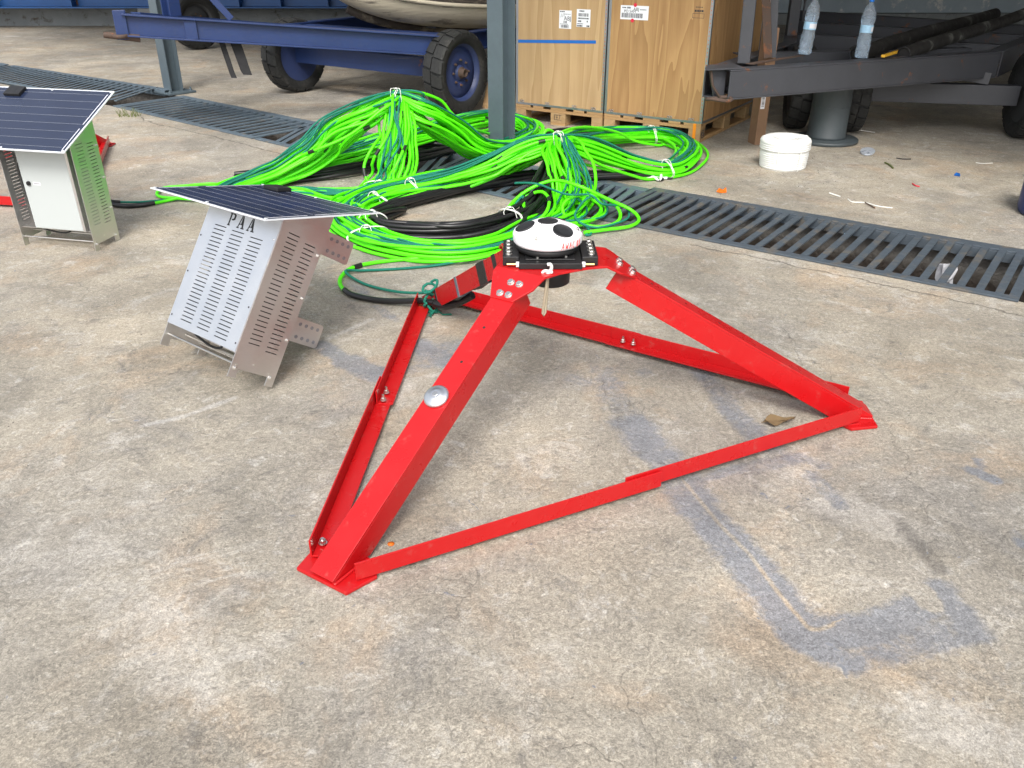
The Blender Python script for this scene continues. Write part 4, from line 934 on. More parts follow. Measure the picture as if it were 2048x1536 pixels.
# ------------------------------------------------------------------ grey trailer
GN, GR, GL = V((1.36, 6.08, .635)), V((3.79, 7.14, .635)), V((2.35, 7.75, .635))
gt = empty('flat_trailer', 'dark grey rusty trailer with V shaped drawbar on the right', 'trailer', (2.9, 7.2, 0), world=True)
dR = (GR-GN).normalized()
q = MB(); q.chan(GN+dR*.10, GR, .195, .11, .012, side=-1); q.build('near_drawbar', M_['grey_steel'], gt, .004)
q = MB(); q.chan(GN+V((.01, .09, .001)), GL, .195, .11, .012, side=1); q.build('far_drawbar', M_['grey_steel'], gt, .004)
q = MB(); q.prism([GN+V((-.07, -.05, .0015)), GN+V((.22, .035, .0015)), GN+V((.18, .32, .0015)), GN+V((-.02, .16, .0015))], (0, 0, .009))
q.prism([GN+V((-.03, .02, -.001)), GN+V((.10, .06, -.001)), GN+V((.10, .06, -.18)), GN+V((.02, .03, -.18))], (0, .012, 0)); q.build('nose_plate', M_['grey_steel'], gt, .002)
q = MB(); c = GN+V((.05, -.02, -.185)); pts = [c+V((.085*math.cos(a), .05*math.sin(a), .006*math.sin(2*a))) for a in [i*math.pi/12 for i in range(25)]]; q.tube(pts, .013, 8, caps=False)
q.tube([GN+V((-.02, .0, .0)), GN+V((.0, -.01, -.10)), c+V((.01, .04, .01))], .009, 8); q.build('towing_ring', M_['rust'], gt)
x1, x2 = P(1500, 108, .63), P(1735, 122, .63)
q = MB(); q.chan(V((x1.x-.1, x1.y+.05, .632)), V((GR.x-.1, GR.y+.25, .632)), .10, .11, .010, side=-1); q.build('cross_member', M_['grey_steel'], gt, .003)
GB = V((5.6, 9.3, .68)); GBL = V((3.4, 11.2, .72))
q = MB(); q.chan(GR+V((.001, .001, .001)), GB, .195, .11, .012, side=-1); q.build('side_rail', M_['grey_steel'], gt, .004)
q = MB(); q.chan(GL+V((.001, .001, .001)), GBL, .195, .11, .012, side=1); q.build('side_rail', M_['grey_steel'], gt, .004)
for t in (.22, .5, .8):
    q = MB(); q.chan(GR.lerp(GB, t)+V((0, 0, -.02)), GL.lerp(GBL, t)+V((0, 0, -.02)), .14, .1, .010); q.build('cross_member', M_['grey_steel'], gt, .003)
for t, hgt in ((.12, .55), (.42, .6), (.75, .7)):
    q = MB(); p = GL.lerp(GBL, t); q.beam(p+V((.0, -.0, .002)), p+V((.0, 0, hgt)), .09, .07, up=(0, 1, 0)); q.build('stanchion', M_['grey_steel'], gt, .003)
q = MB(); q.beam(GL.lerp(GBL, .12)+V((.07, -.06, .20)), GL.lerp(GBL, .95)+V((.07, -.06, .30)), .012, .17); q.build('side_plank', M_['grey_steel'], gt, .003)
q = MB(); q.beam(GL.lerp(GBL, .12)+V((.09, -.08, .5)), GL.lerp(GBL, .95)+V((.09, -.08, .62)), .05, .05); q.build('hand_rail', M_['rust'], gt, .003)
# wheels
gR, gL = V((4.10, 7.0, .33)), V((2.78, 7.25, .33)); ga = (gR-gL).normalized()
wheel(gt, gR, ga, .33, .215, .24, M_['rimg'], 20); wheel(gt, gL, ga, .33, .235, .17, M_['rimg'], 20); wheel(gt, gL-ga*.42+V((0, .05, 0)), -ga, .33, .23, .17, M_['rimg'], 20)
q = MB(); q.beam(gL+V((.1, 0, -.01)), gR-ga*.12+V((0, 0, -.01)), .10, .15); q.beam(GR+V((-.25, .02, -.17)), gR-ga*.35+V((0, 0, .11)), .09, .10, up=(0, 1, 0)); q.build('axle', M_['grey_steel'], gt, .004)
# uprights on the nose
pb = P(1490, 128, .64)
q = MB(); q.beam(pb+V((-.005, .02, .004)), pb+V((-.02, .03, .95)), .085, .085, up=(.3, 1, 0)); q.build('nose_post', M_['grey_steel'], gt, .006)
pr = P(1536, 116, .64); q = MB(); q.beam(pr+V((-.0, .0, .0)), pr+V((-.10, .03, .62)), .06, .012, up=(.35, 1, 0)); q.build('rusty_brace', M_['rust'], gt, .002)
q = MB(); q.beam(pr+V((.035, .02, .0)), pr+V((-.02, .05, .70)), .055, .012, up=(.2, 1, 0)); q.build('brace', M_['grey_steel'], gt, .002)
q = MB(); a, b = P(1500, 128, .647), P(1612, 110, .647); q.prism([a+V((-.03, .0, 0)), a+V((.02, -.03, 0)), b+V((.0, -.03, 0)), b+V((0, .01, 0))], (0, 0, .006)); q.build('rusty_plate', M_['rust'], gt)
# pipes on the trailer
for i, (a, b, r, lb) in enumerate(((P(1762, 110, .69), PY(1990, 26, 9.0), .055, 'dirty black pipe lying farther back across the grey trailer'), (P(1862, 112, .69), PY(2070, 18, 8.9), .05, 'dirty black pipe with pale scuffs lying nearer on the grey trailer'))):
    a = a+V((.0, .45, -.05)); L = [a.lerp(b, t)+V((0, 0, .012*math.sin(t*5+i))) for t in [j/14 for j in range(15)]]
    o = empty('black_pipe', lb, 'pipe', a, group='black pipes on the grey trailer', world=True); q = MB(); q.tube(L, r, 20, caps=False); q.build('tube_wall', M_['pipe'] if i == 0 else simple('scuffed_pipe', (.022, .021, .020), .55, var=.4, scale=10, dirt=.30, dirtcol=(.22, .23, .21), dscale=3), o)
    q = MB(); d = (L[1]-L[0]).normalized(); q.ring(L[0], d, r*.93, r*.09, 20, 6); q.tube([L[0]+d*.01, L[0]+d*.02], r*.86, 20, smooth=False); q.build('open_end', M_['slot_dark'], o)
# bottles
def bottle(p, label, rz, lean):
    o = empty('water_bottle', label, 'bottle', p, rz, 'plastic water bottles on the grey trailer'); o.rotation_euler = (lean*.2, lean, rz); H = .405
    prof = [(.0, .004), (.040, 0), (.0475, .006), (.0485, .03), (.0455, .045), (.0485, .06), (.0455, .075), (.0485, .09), (.0455, .105), (.0485, .12), (.0465, .14), (.044, .165), (.0445, .17), (.0445, .225), (.044, .23), (.0485, .25), (.0495, .275), (.046, .305), (.036, .335), (.022, .36), (.0145, .375), (.0145, .386)]
    q = MB(); q.lathe(prof, 32, None, True, lambda a, j: .035*math.sin(3*a+j*.9)*(1 if 1 < j < 12 else 0)); q.build('bottle_body', M_['pet'], o)
    q = MB(); q.lathe([(.0, .006), (.038, .006), (.045, .012), (.0462, .05), (.0435, .08), (.0462, .1), (.044, .14), (.0425, .165), (.0425, .23), (.046, .26), (.046, .285), (0, .287)], 28); q.build('water', M_['water'], o)
    q = MB(); q.lathe([(.0451, .172), (.0453, .174), (.0453, .222), (.0451, .224)], 32); lb = q.build('paper_band', M_['blue_label'], o)
    q = MB(); q.lathe([(.0456, .182), (.0456, .214)], 32); nn = len(q.f)
    q.f = [f for i, f in enumerate(q.f[:-2]) if i % 32 in range(20, 28)]; q.sm = q.sm[:len(q.f)]; q.mi = q.mi[:len(q.f)]; q.build('white_panel', M_['paper'], lb)
    q = MB(); q.lathe([(.0165, .378), (.0170, .38), (.0170, .401), (.0155, .405), (0, .405)], 24); q.build('cap', M_['blue_cap'], o)
M_['water'] = plasticclear('water', (.82, .92, 1.0), .03, 1.2, .93)
bottle(P(1608, 109, .656)+V((0, 0, .0)), 'left water bottle, standing alone between the rusty brace and the pipes', .4, R_(4)); bottle(P(1722, 116, .636), 'right water bottle, standing in front of the two black pipes', 1.2, R_(3.5))
# knife handle
ka, kb = P(1765, 116, .645), P(1797, 106, .645)
o = empty('utility_knife', 'yellow and orange utility knife lying on the grey trailer beam', 'knife', ka, world=True); q = MB(); q.beam(ka+V((0, 0, .012)), kb+V((0, 0, .012)), .028, .018); q.build('handle', M_['yellow'], o, .004)
q = MB(); d = (kb-ka).normalized(); q.beam(kb+V((0, 0, .012)), kb+d*.022+V((0, 0, .012)), .026, .017); q.build('end_cap', M_['orange'], o, .005)
# cardboard carton
cb_ = P(1516, 290, 0); o = empty('cardboard_carton', 'tall thin brown carton standing on end behind the grey drawbar', 'carton', cb_, .25)
q = MB(); q.bx(-.03, .052, 0, .11, 0, .84); cbx = q.build('carton_body', M_['carton'], o, .003); q = MB(); q.bx(-.022, .012, -.0012, -.0002, .27, .40); s = q.build('carton_label', M_['paper'], cbx); q = MB()
for i in range(9): q.bx(-.016, .006, -.0018, -.0013, .285+i*.012, .285+i*.012+.004+.002*(i % 3))
q.build('barcode', M_['ink'], s)
# bollard
bp_ = P(1655, 285, 0)+V((0, .06, 0)); o = empty('steel_bollard', 'dark grey flanged steel cylinder propping up the grey trailer drawbar', 'bollard', bp_)
q = MB(); q.lathe([(.150, .03), (.150, .05), (.145, .06), (.145, .425), (.15, .43), (.0, .43)], 48); q.build('cylinder', M_['bollard'], o); q = MB(); q.lathe([(.0, .0), (.235, 0), (.245, .006), (.245, .024), (.238, .03), (.145, .031), (.14, .04)][1:], 56); q.build('base_flange', M_['bollard'], o)
q = MB()
for a in range(200, 330, 22):
    aa = R_(a); q.beam(V((.1455*math.cos(aa-.08), .1455*math.sin(aa-.08), .27)), V((.1455*math.cos(aa+.08), .1455*math.sin(aa+.08), .27)), .006, .006)
q.build('weld_mark', M_['bollard'], o)
# white rope coil
rc = P(1567, 335, 0)+V((0, .03, 0)); o = empty('rope_coil', 'shrink wrapped coil of white rope standing on the floor', 'rope coil', rc)
q = MB(); prof = [(.06, 0), (.155, .0)]
for i in range(13):
    z = .006+i*.0135; base = .165-.006*abs(i-6)/6 if i < 9 else .172
    for t in (0, .25, .5, .75): prof.append((base-.005+.0055*math.sin(math.pi*t), z+.0135*t))
prof += [(.172, .182), (.165, .196), (.145, .206), (.11, .207), (.075, .202), (.066, .19), (.06, .0)]
q.lathe(prof, 56, None, True, lambda a, j: .012*math.sin(2*a+.5)+.006*math.sin(5*a)); q.build('rope_turns', M_['rope_white'], o)
for a in (-120, -70, 10):
    q = MB(); aa = R_(a); u = V((math.cos(aa), math.sin(aa), 0)); q.tube([u*.066+V((0, 0, .19)), u*.11+V((0, 0, .211)), u*.15+V((0, 0, .208)), u*.178+V((0, 0, .185)), u*.176+V((0, 0, .1)), u*.166+V((0, 0, .0))], .003, 6); q.build('binding_twine', M_['tie'], o)
q = MB(); q.box((.02, -.02, .2095), (.09, .035, .003)); q.build('paper_slip', M_['paper'], o)
# blue container cut by the right edge
o = empty('plastic_drum', 'dark blue plastic container at the right edge of the photo', 'container', (3.155, 4.86, 0), .2)
q = MB(); q.lathe([(.16, 0), (.19, .008), (.2, .04), (.2, .20), (.19, .215)], 40); q.build('drum_body', M_['blue_plastic'], o)
q = MB(); q.lathe([(.203, .202), (.209, .206), (.209, .245), (.196, .26), (0, .265)], 40); q.build('drum_lid', M_['blue_plastic'], o)
q = MB(); q.ring((0, 0, .193), (0, 0, 1), .202, .004, 40, 6); q.build('pale_band', M_['door'], o)
# ------------------------------------------------------------------ cable coils
RG, RR, RB = .0098, .0065, .0135
crng = random.Random(21)
def guide(knots, step=.03, closed=False):
    p3 = [P(k[0], k[1], k[2]) for k in knots]; rs = [k[3] for k in knots]; ru = [k[4] for k in knots]
    n = len(knots); out = []
    for i in range(n if closed else n-1):
        L = (p3[(i+1) % n]-p3[i]).length; k = max(2, int(L/step))
        ids = [(i-1) % n, i, (i+1) % n, (i+2) % n] if closed else [max(i-1, 0), i, i+1, min(i+2, n-1)]
        a, b, c, d = (p3[j] for j in ids)
        for j in range(k):
            t = j/k; p = .5*((2*b)+(c-a)*t+(2*a-5*b+4*c-d)*t*t+(3*b-a-3*c+d)*t**3); s = t*t*(3-2*t)
            out.append((p, rs[ids[1]]*(1-s)+rs[ids[2]]*s, ru[ids[1]]*(1-s)+ru[ids[2]]*s))
    if not closed: out.append((p3[-1], rs[-1], ru[-1]))
    m = len(out); fr = []
    for i in range(m):
        a, b = out[(i-1) % m if closed else max(i-1, 0)][0], out[(i+1) % m if closed else min(i+1, m-1)][0]
        t = (b-a).normalized(); side = t.cross(V((0, 0, 1)))
        side = side.normalized() if side.length > .25 else None; fr.append((t, side))
    last = next(s for _, s in fr if s is not None); res = []
    for (p, a, b), (t, s) in zip(out, fr):
        if s is None: s = (last-t*last.dot(t)).normalized()
        if s.dot(last) < -.2 and False: s = -s
        last = s; res.append((p, s, s.cross(t).normalized(), a, b))
    return res
def wob(r, amp, k=3):
    return [(r.uniform(-amp, amp)/(1+.4*j), r.uniform(.5, 1.3)*(j+1), r.uniform(0, 6.28)) for j in range(k)]
def strand(g, r, closed=False, top=False, spread=1.0, seed=0):
    q = random.Random(seed); rho = math.sqrt(q.uniform(.02, 1)) if not top else q.uniform(.92, 1.08); ph = q.uniform(0, 6.28) if not top else q.uniform(.9, 2.4)
    wa, wb = wob(q, .55), wob(q, .38); m = len(g); tw = q.choice((-1, 0, 0, 1)) if not top else 0; pts = []
    for i, (p, s, u, a, b) in enumerate(g):
        x = i/m*6.2832
        f1 = sum(A*math.sin(round(w_)*x+o) if closed else A*math.sin(w_*x+o) for A, w_, o in wa)
        f2 = sum(A*math.sin(round(w_)*x+o) if closed else A*math.sin(w_*x+o) for A, w_, o in wb)
        pp = ph+f1+tw*x*(1 if closed else .5); rr = rho*(1+f2*.35)
        z = p+s*(rr*math.cos(pp)*a*spread)+u*(rr*math.sin(pp)*b*spread)
        if z.z < r+.002: z.z = r+.002+q.random()*.002
        pts.append(z)
    if closed: pts.append(pts[0].copy()); pts.append(pts[1].copy())
    return pts
class Coil:
    def __init__(s, label, base, grp='tied coils of green cable'):
        s.root = empty('cable_coil', label, 'cable coil', base, group=grp, world=True); s.g, s.r, s.b = MB(), MB(), MB(); s.str = []; s.seed = crng.randint(0, 9999)
    def run(s, knots, n, nr=0, nb=0, closed=False, spread=1.0):
        g = guide(knots, closed=closed)
        for i in range(n):
            s.seed += 1; p = strand(g, RG, closed, spread=spread, seed=s.seed); s.g.tube(p, RG, 7, caps=not closed); s.str.append(p)
        for i in range(nr):
            s.seed += 1; p = strand(g, RR, closed, True, 1.04, s.seed); q = random.Random(s.seed)
            for k in range(len(p)): p[k] = p[k]+V((.006*math.sin(k*.21+s.seed), .006*math.cos(k*.17+s.seed), .003*math.sin(k*.23)))
            s.r.tube(p, RR, 6, caps=not closed)
        for i in range(nb):
            s.seed += 1; p = strand(g, RB, closed, seed=s.seed); s.b.tube(p, RB, 8, caps=not closed)
        return g
    def single(s, pts, which='g', r=None, k=8):
        p = smooth_pts([P(*a) for a in pts], k); r = r or {'g': RG, 'r': RR, 'b': RB}[which]
        getattr(s, which).tube(p, r, 8); 
        if which == 'g': s.str.append(p)
        return p
    def tape(s, p, i, L=.045, r=RG):
        a = p[i]; d = (p[min(i+1, len(p)-1)]-p[max(i-1, 0)]).normalized(); q = MB(); q.tube([a-d*L/2, a, a+d*L/2], r*1.22, 9); q.build('tape_band', M_['black_tape'], s.root)
    def tapes(s, n):
        for _ in range(n):
            for tr in range(30):
                p = crng.choice(s.str); i = crng.randrange(4, len(p)-4)
                if p[i].z > .035: break
            s.tape(p, i)
    def tie(s, g, px, py, z0=.06, hang=.05, r=.0026, k=1.0):
        c0 = P(px, py, z0); p, u, w_, ra, rb = min(g, key=lambda e: (e[0]-c0).length); ra, rb = ra*k+RG*1.3, rb*k+RG*1.3; ax = u.cross(w_); pts = []
        q = MB()
        for j in range(25):
            a = 2*math.pi*j/24; z = p+u*math.cos(a)*ra+w_*math.sin(a)*rb; z.z = max(z.z, .004); pts.append(z+ax*.012*math.sin(2*a+px))
        q.tube(pts, r, 6, caps=False); q.tube([x+ax*.010 for x in pts], r, 6, caps=False); top = p+w_*rb*(1 if w_.z > 0 else -1)+V((0, 0, .002))
        q.tube(smooth_pts([top+V((-.012, 0, .0)), top+V((0, -.010, .008)), top+V((.012, 0, .002)), top+V((.0, .010, .007)), top+V((-.012, -.004, .008))], 4), r*1.2, 6)
        for sg in (-1, 1):
            e = [top+V((0, 0, .004)), top+V((sg*.018, -.02, .010)), top+V((sg*.032, -.045, -.012)), top+V((sg*.03+.012, -.055, -.012-hang))]
            for z in e: z.z = max(z.z, .004)
            q.tube(smooth_pts(e, 5), r*.85, 6)
        q.build('twine_tie', M_['tie'], s.root)
    def done(s):
        s.g.build('green_cable', M_['green'], s.root)
        if s.r.v: s.r.build('green_rope', M_['rope_green'], s.root)
        if s.b.v: s.b.build('black_cable', M_['cable_black'], s.root)
c1 = Coil('back coil of green cable heaped into a tied peak left of the post', P(760, 330, 0))
ap = (793, 200, .50, .045, .05)
gA = c1.run([(438, 392, .03, .09, .03), (480, 372, .04, .12, .035), (545, 350, .07, .15, .06), (610, 318, .15, .15, .09), (665, 275, .27, .14, .11), (725, 234, .41, .11, .09), ap, (850, 230, .41, .10, .09), (910, 268, .26, .12, .10), (968, 300, .12, .13, .07), (1025, 292, .06, .13, .05), (1066, 268, .06, .10, .05), (1046, 248, .07, .12, .05), (980, 238, .09, .14, .06), (915, 250, .11, .14, .07), (850, 270, .12, .14, .07), (780, 290, .11, .14, .07), (700, 312, .06, .14, .06), (600, 335, .04, .13, .04), (500, 360, .03, .11, .03)], 21, 4, 0, True)
c1.run([(438, 392, .03, .09, .03), (480, 372, .04, .12, .035), (545, 350, .07, .15, .06), (610, 318, .15, .15, .09), (665, 275, .27, .14, .11), (725, 234, .41, .11, .09), ap, (850, 230, .41, .10, .09), (910, 268, .26, .12, .10), (968, 300, .12, .13, .07), (1025, 292, .06, .13, .05), (1066, 268, .06, .10, .05), (1046, 248, .07, .12, .05), (980, 238, .09, .14, .06), (915, 250, .11, .14, .07), (850, 270, .12, .14, .07), (780, 290, .11, .14, .07), (700, 312, .06, .14, .06), (600, 335, .04, .13, .04), (500, 360, .03, .11, .03)], 5, 1, 0, True, 1.5)
c1.run([ap, (760, 217, .46, .09, .05), (690, 262, .33, .12, .07), (620, 312, .17, .13, .06), (540, 352, .05, .12, .04), (470, 375, .03, .1, .03)], 8, 1)
c1.run([(793, 196, .50, .03, .04), (840, 208, .48, .07, .05), (890, 245, .33, .10, .06), (950, 290, .14, .12, .06), (1010, 296, .06, .11, .04), (1060, 285, .04, .1, .03)], 9, 1)
gB = c1.run([(793, 198, .50, .045, .04), (795, 225, .44, .08, .05), (795, 270, .32, .10, .06), (792, 325, .18, .12, .07), (780, 368, .06, .13, .05), (735, 388, .04, .12, .03), (670, 392, .03, .11, .03), (590, 388, .03, .10, .03), (490, 400, .03, .08, .03)], 18, 4)
c1.run([(793, 198, .50, .045, .04), (795, 225, .44, .08, .05), (795, 270, .32, .10, .06), (792, 325, .18, .12, .07), (780, 368, .06, .13, .05), (735, 388, .04, .12, .03), (670, 392, .03, .11, .03), (590, 388, .03, .10, .03), (490, 400, .03, .08, .03)], 5, 1, 0, False, 1.55)
gC = c1.run([(470, 352, .03, .05, .03), (560, 345, .04, .08, .03), (650, 325, .05, .11, .04), (740, 305, .05, .12, .04), (850, 290, .05, .12, .04), (960, 290, .05, .10, .03), (1045, 275, .04, .07, .03)], 0, 0, 10)
c1.run([(480, 372, .025, .04, .02), (580, 357, .03, .06, .02), (690, 340, .04, .08, .03), (800, 320, .04, .08, .03), (900, 300, .04, .05, .03)], 0, 0, 6)
c1.single([(770, 262, .33), (742, 300, .24), (728, 335, .14), (738, 365, .06), (765, 372, .05), (790, 355, .1)])
c1.single([(793, 184, .535), (830, 183, .53), (880, 200, .46), (905, 228, .36), (940, 255, .25), (980, 268, .14)])
c1.single([(360, 396, .02), (400, 378, .02), (470, 362, .03), (540, 345, .06), (575, 348, .06), (572, 362, .04), (540, 372, .03), (480, 380, .03)])
c1.tie(gA, 793, 194, .51, .2); c1.tie(gB, 752, 378, .05, .03); c1.tie(gC, 595, 340, .05, .03)
c1.tapes(48); c1.done()
c2 = Coil('front coil of green cable spread in a figure of eight right of the post', P(1100, 380, 0))
ap2 = (1115, 286, .29, .06, .05)
gD = c2.run([(690, 428, .04, .11, .04), (712, 402, .05, .12, .04), (765, 385, .06, .11, .05), (820, 374, .07, .09, .05), (900, 360, .09, .10, .06), (985, 332, .15, .11, .07), (1055, 300, .25, .10, .07), ap2, (1180, 300, .22, .10, .07), (1265, 328, .10, .12, .05), (1335, 338, .05, .11, .04), (1368, 322, .05, .11, .04), (1378, 298, .05, .12, .05), (1345, 276, .05, .11, .05), (1290, 270, .07, .12, .05), (1215, 272, .10, .11, .06), (1155, 278, .20, .08, .06), (1112, 288, .27, .05, .05), (1060, 315, .16, .11, .07), (990, 348, .07, .12, .05), (900, 370, .05, .10, .04), (800, 388, .05, .10, .04), (730, 410, .04, .10, .035)], 19, 4, 0, True)
c2.run([(690, 428, .04, .11, .04), (712, 402, .05, .12, .04), (765, 385, .06, .11, .05), (820, 374, .07, .09, .05), (900, 360, .09, .10, .06), (985, 332, .15, .11, .07), (1055, 300, .25, .10, .07), ap2, (1180, 300, .22, .10, .07), (1265, 328, .10, .12, .05), (1335, 338, .05, .11, .04), (1368, 322, .05, .11, .04), (1378, 298, .05, .12, .05), (1345, 276, .05, .11, .05), (1290, 270, .07, .12, .05), (1215, 272, .10, .11, .06), (1155, 278, .20, .08, .06), (1112, 288, .27, .05, .05), (1060, 315, .16, .11, .07), (990, 348, .07, .12, .05), (900, 370, .05, .10, .04), (800, 388, .05, .10, .04), (730, 410, .04, .10, .035)], 4, 1, 0, True, 1.4)
gE = c2.run([ap2, (1124, 312, .25, .10, .06), (1140, 352, .16, .12, .07), (1150, 395, .07, .12, .05), (1130, 432, .04, .10, .035), (1075, 458, .035, .09, .03), (1010, 486, .03, .08, .03), (930, 502, .03, .09, .03), (840, 498, .03, .10, .03), (755, 478, .035, .11, .03), (700, 448, .04, .11, .035), (695, 420, .05, .11, .035), (740, 396, .05, .10, .04), (815, 378, .07, .07, .04), (910, 358, .09, .09, .05), (1000, 328, .16, .10, .06), (1065, 298, .25, .07, .05)], 17, 4, 0, True)
c2.run([ap2, (1124, 312, .25, .10, .06), (1140, 352, .16, .12, .07), (1150, 395, .07, .12, .05), (1130, 432, .04, .10, .035), (1075, 458, .035, .09, .03), (1010, 486, .03, .08, .03), (930, 502, .03, .09, .03), (840, 498, .03, .10, .03), (755, 478, .035, .11, .03), (700, 448, .04, .11, .035), (695, 420, .05, .11, .035), (740, 396, .05, .10, .04), (815, 378, .07, .07, .04), (910, 358, .09, .09, .05), (1000, 328, .16, .10, .06), (1065, 298, .25, .07, .05)], 5, 1, 0, True, 1.5)
c2.run([(1110, 288, .28, .05, .04), (1124, 320, .22, .11, .06), (1146, 370, .10, .13, .06), (1172, 415, .04, .12, .04), (1155, 440, .03, .10, .03), (1100, 452, .03, .09, .03), (1060, 460, .03, .07, .03)], 13, 2)
gF = c2.run([(745, 428, .03, .05, .03), (800, 405, .045, .08, .03), (880, 383, .05, .09, .04), (970, 364, .05, .10, .04), (1060, 352, .05, .10, .04), (1170, 352, .035, .08, .03), (1280, 350, .03, .05, .025), (1335, 345, .025, .03, .02)], 0, 0, 10)
c2.run([(1010, 470, .02, .05, .02), (1060, 440, .03, .07, .03), (1100, 405, .05, .08, .04), (1120, 360, .1, .08, .05), (1118, 320, .18, .06, .05)], 0, 0, 6)
gG = c2.run([(800, 418, .03, .04, .02), (748, 438, .04, .05, .03), (765, 455, .04, .07, .03), (840, 462, .04, .07, .035), (930, 458, .045, .07, .035), (1005, 440, .05, .07, .035), (1055, 412, .07, .06, .04), (1085, 370, .13, .06, .05), (1105, 320, .2, .04, .04)], 0, 0, 9)
c2.run([(1040, 300, .05, .03, .02), (1090, 272, .05, .06, .03), (1170, 262, .05, .06, .03), (1250, 262, .05, .06, .03), (1320, 272, .04, .04, .02)], 0, 0, 5)
c2.single([(1000, 442, .02), (1008, 428, .05), (1030, 400, .1), (1065, 375, .16), (1110, 361, .20), (1160, 373, .19), (1215, 398, .12), (1262, 420, .06), (1278, 440, .03), (1258, 453, .02), (1215, 459, .02), (1168, 465, .02)])
c2.single([(1160, 462, .02), (1135, 440, .05), (1125, 415, .10), (1140, 396, .14), (1175, 390, .15), (1215, 398, .11), (1238, 420, .06), (1238, 440, .03), (1215, 452, .02), (1180, 452, .02), (1140, 440, .03)])
c2.single([(985, 440, .02), (1005, 428, .04), (1030, 405, .08), (1062, 388, .12), (1085, 384, .14), (1098, 400, .12), (1092, 425, .08), (1070, 445, .04)])
c2.single([(1005, 455, .02), (1020, 425, .05), (1043, 388, .12), (1047, 400, .1), (1046, 432, .05), (1035, 450, .03)])
c2.single([(1100, 282, .30), (1088, 268, .34), (1096, 260, .36), (1108, 266, .33), (1114, 282, .29)])
c2.single([(1030, 366, .2), (1075, 368, .18), (1130, 388, .17), (1180, 390, .15), (1205, 408, .11), (1245, 412, .07), (1258, 425, .04), (1250, 440, .03), (1200, 455, .03), (1165, 448, .05), (1150, 430, .08), (1165, 405, .12), (1180, 394, .14)], 'r')
c2.single([(1172, 432, .05), (1160, 436, .04), (1168, 448, .03), (1178, 462, .015), (1172, 470, .01), (1182, 468, .012), (1176, 456, .03)], 'r')
c2.single([(998, 428, .06), (1005, 440, .02), (1018, 425, .05), (1045, 392, .12), (1040, 418, .06), (1030, 436, .03)], 'r')
c2.tie(gD, 1115, 284, .29, .10); c2.tie(gD, 1320, 332, .06, .05); c2.tie(gD, 1300, 270, .07, .02); c2.tie(gE, 822, 376, .07, .05); c2.tie(gD, 742, 396, .055, .03)
c2.tie(gE, 735, 468, .035, .03); c2.tie(gG, 748, 440, .04, .03, k=1.3); c2.tie(gG, 1022, 434, .05, .03)
c2.tapes(60); c2.done()
# white lashing knot with a hook end
o = empty('rope_lashing', 'knotted white rope end with black tip on the floor by the right coil', 'rope end', P(1310, 352, 0), world=True)
q = MB(); q.tube(smooth_pts([P(*a) for a in ((1277, 352, .02), (1283, 347, .03), (1303, 347, .035), (1305, 354, .02), (1290, 358, .012), (1285, 352, .02), (1300, 350, .03), (1318, 360, .012), (1322, 350, .035), (1312, 345, .03), (1306, 352, .02), (1318, 356, .015), (1335, 356, .012))], 6), .009, 8); q.build('knot', M_['rope_white'], o)
q = MB(); q.tube([P(1335, 356, .012), P(1345, 357, .012)], [.011, .004], 8); q.tube([P(1316, 360, .012), P(1326, 358, .014)], .012, 8); q.build('black_tip', M_['black_tape'], o)
# leads
o = empty('lead_cable', 'green lead cable and dark rope running from the coil to the tripod leg', 'lead cable', P(800, 560, 0), world=True)
def lead(o, nm, mat, pts, r, k=8):
    q = MB(); p = smooth_pts([P(*a) for a in pts], k); q.tube(p, r, 9); q.build(nm, M_[mat], o); return p
p = lead(o, 'green_cable', 'green', [(1020, 495, .02), (940, 511, .02), (830, 517, .011), (745, 526, .011), (702, 537, .015), (683, 553, .02), (680, 568, .02), (690, 582, .018)], RG)
lead(o, 'sheathed_end', 'cable_black', [(689, 580, .018), (705, 590, .016), (738, 598, .016), (775, 602, .018), (815, 602, .03), (845, 602, .05), (868, 606, .06)], .0135)
lead(o, 'green_rope', 'rope_green', [(1020, 500, .02), (930, 520, .018), (870, 531, .01), (790, 538, .009), (720, 541, .012), (692, 541, .03), (700, 552, .02), (735, 570, .01), (790, 583, .02), (840, 586, .05), (862, 582, .08)], RR)
q = MB(); a = p[-28]; d = (p[-27]-p[-29]).normalized(); q.tube([a-d*.025, a+d*.025], .0125, 9); q.build('tape_band', M_['black_tape'], o)
q = MB(); kc = P(862, 588, .085); kr = random.Random(3); pts = []
for i in range(60):
    t = i/59; a = t*38; pts.append(kc+V((.026*math.sin(a)*(1+.3*math.sin(a*.37)), .026*math.cos(a*.9), .045-.13*t+.018*math.sin(a*1.3))))
for z in pts: z.z = max(z.z, .01)
q.tube(pts, .0062, 6)
for i in range(7):
    a = kr.uniform(0, 6.28); b = kc+V((.02, -.02, -.06)); e = [b, b+V((.03*math.cos(a), -.02+.02*math.sin(a), -.02)), b+V((.05*math.cos(a)+.02, -.03+.03*math.sin(a), -.015))]
    for z in e: z.z = max(z.z, .004)
    q.tube(e, .0022, 5)
q.build('rope_knot', M_['rope_green'], o)
q = MB(); pts = [P(868, 606, .055), P(890, 612, .06), P(920, 603, .09), P(945, 590, .13)]; q.tube(smooth_pts(pts, 6), .018, 9); q.build('cable_elbow', M_['cable_black'], o)
o = empty('lead_cable', 'green loop of cable with black sheathed end leading to the grey door cabinet', 'lead cable', P(340, 395, 0), world=True)
lead(o, 'green_cable', 'green', [(470, 372, .02), (420, 368, .02), (370, 372, .02), (328, 376, .02), (314, 386, .014), (322, 394, .012), (360, 397, .02), (420, 400, .02), (470, 408, .02)], RG)
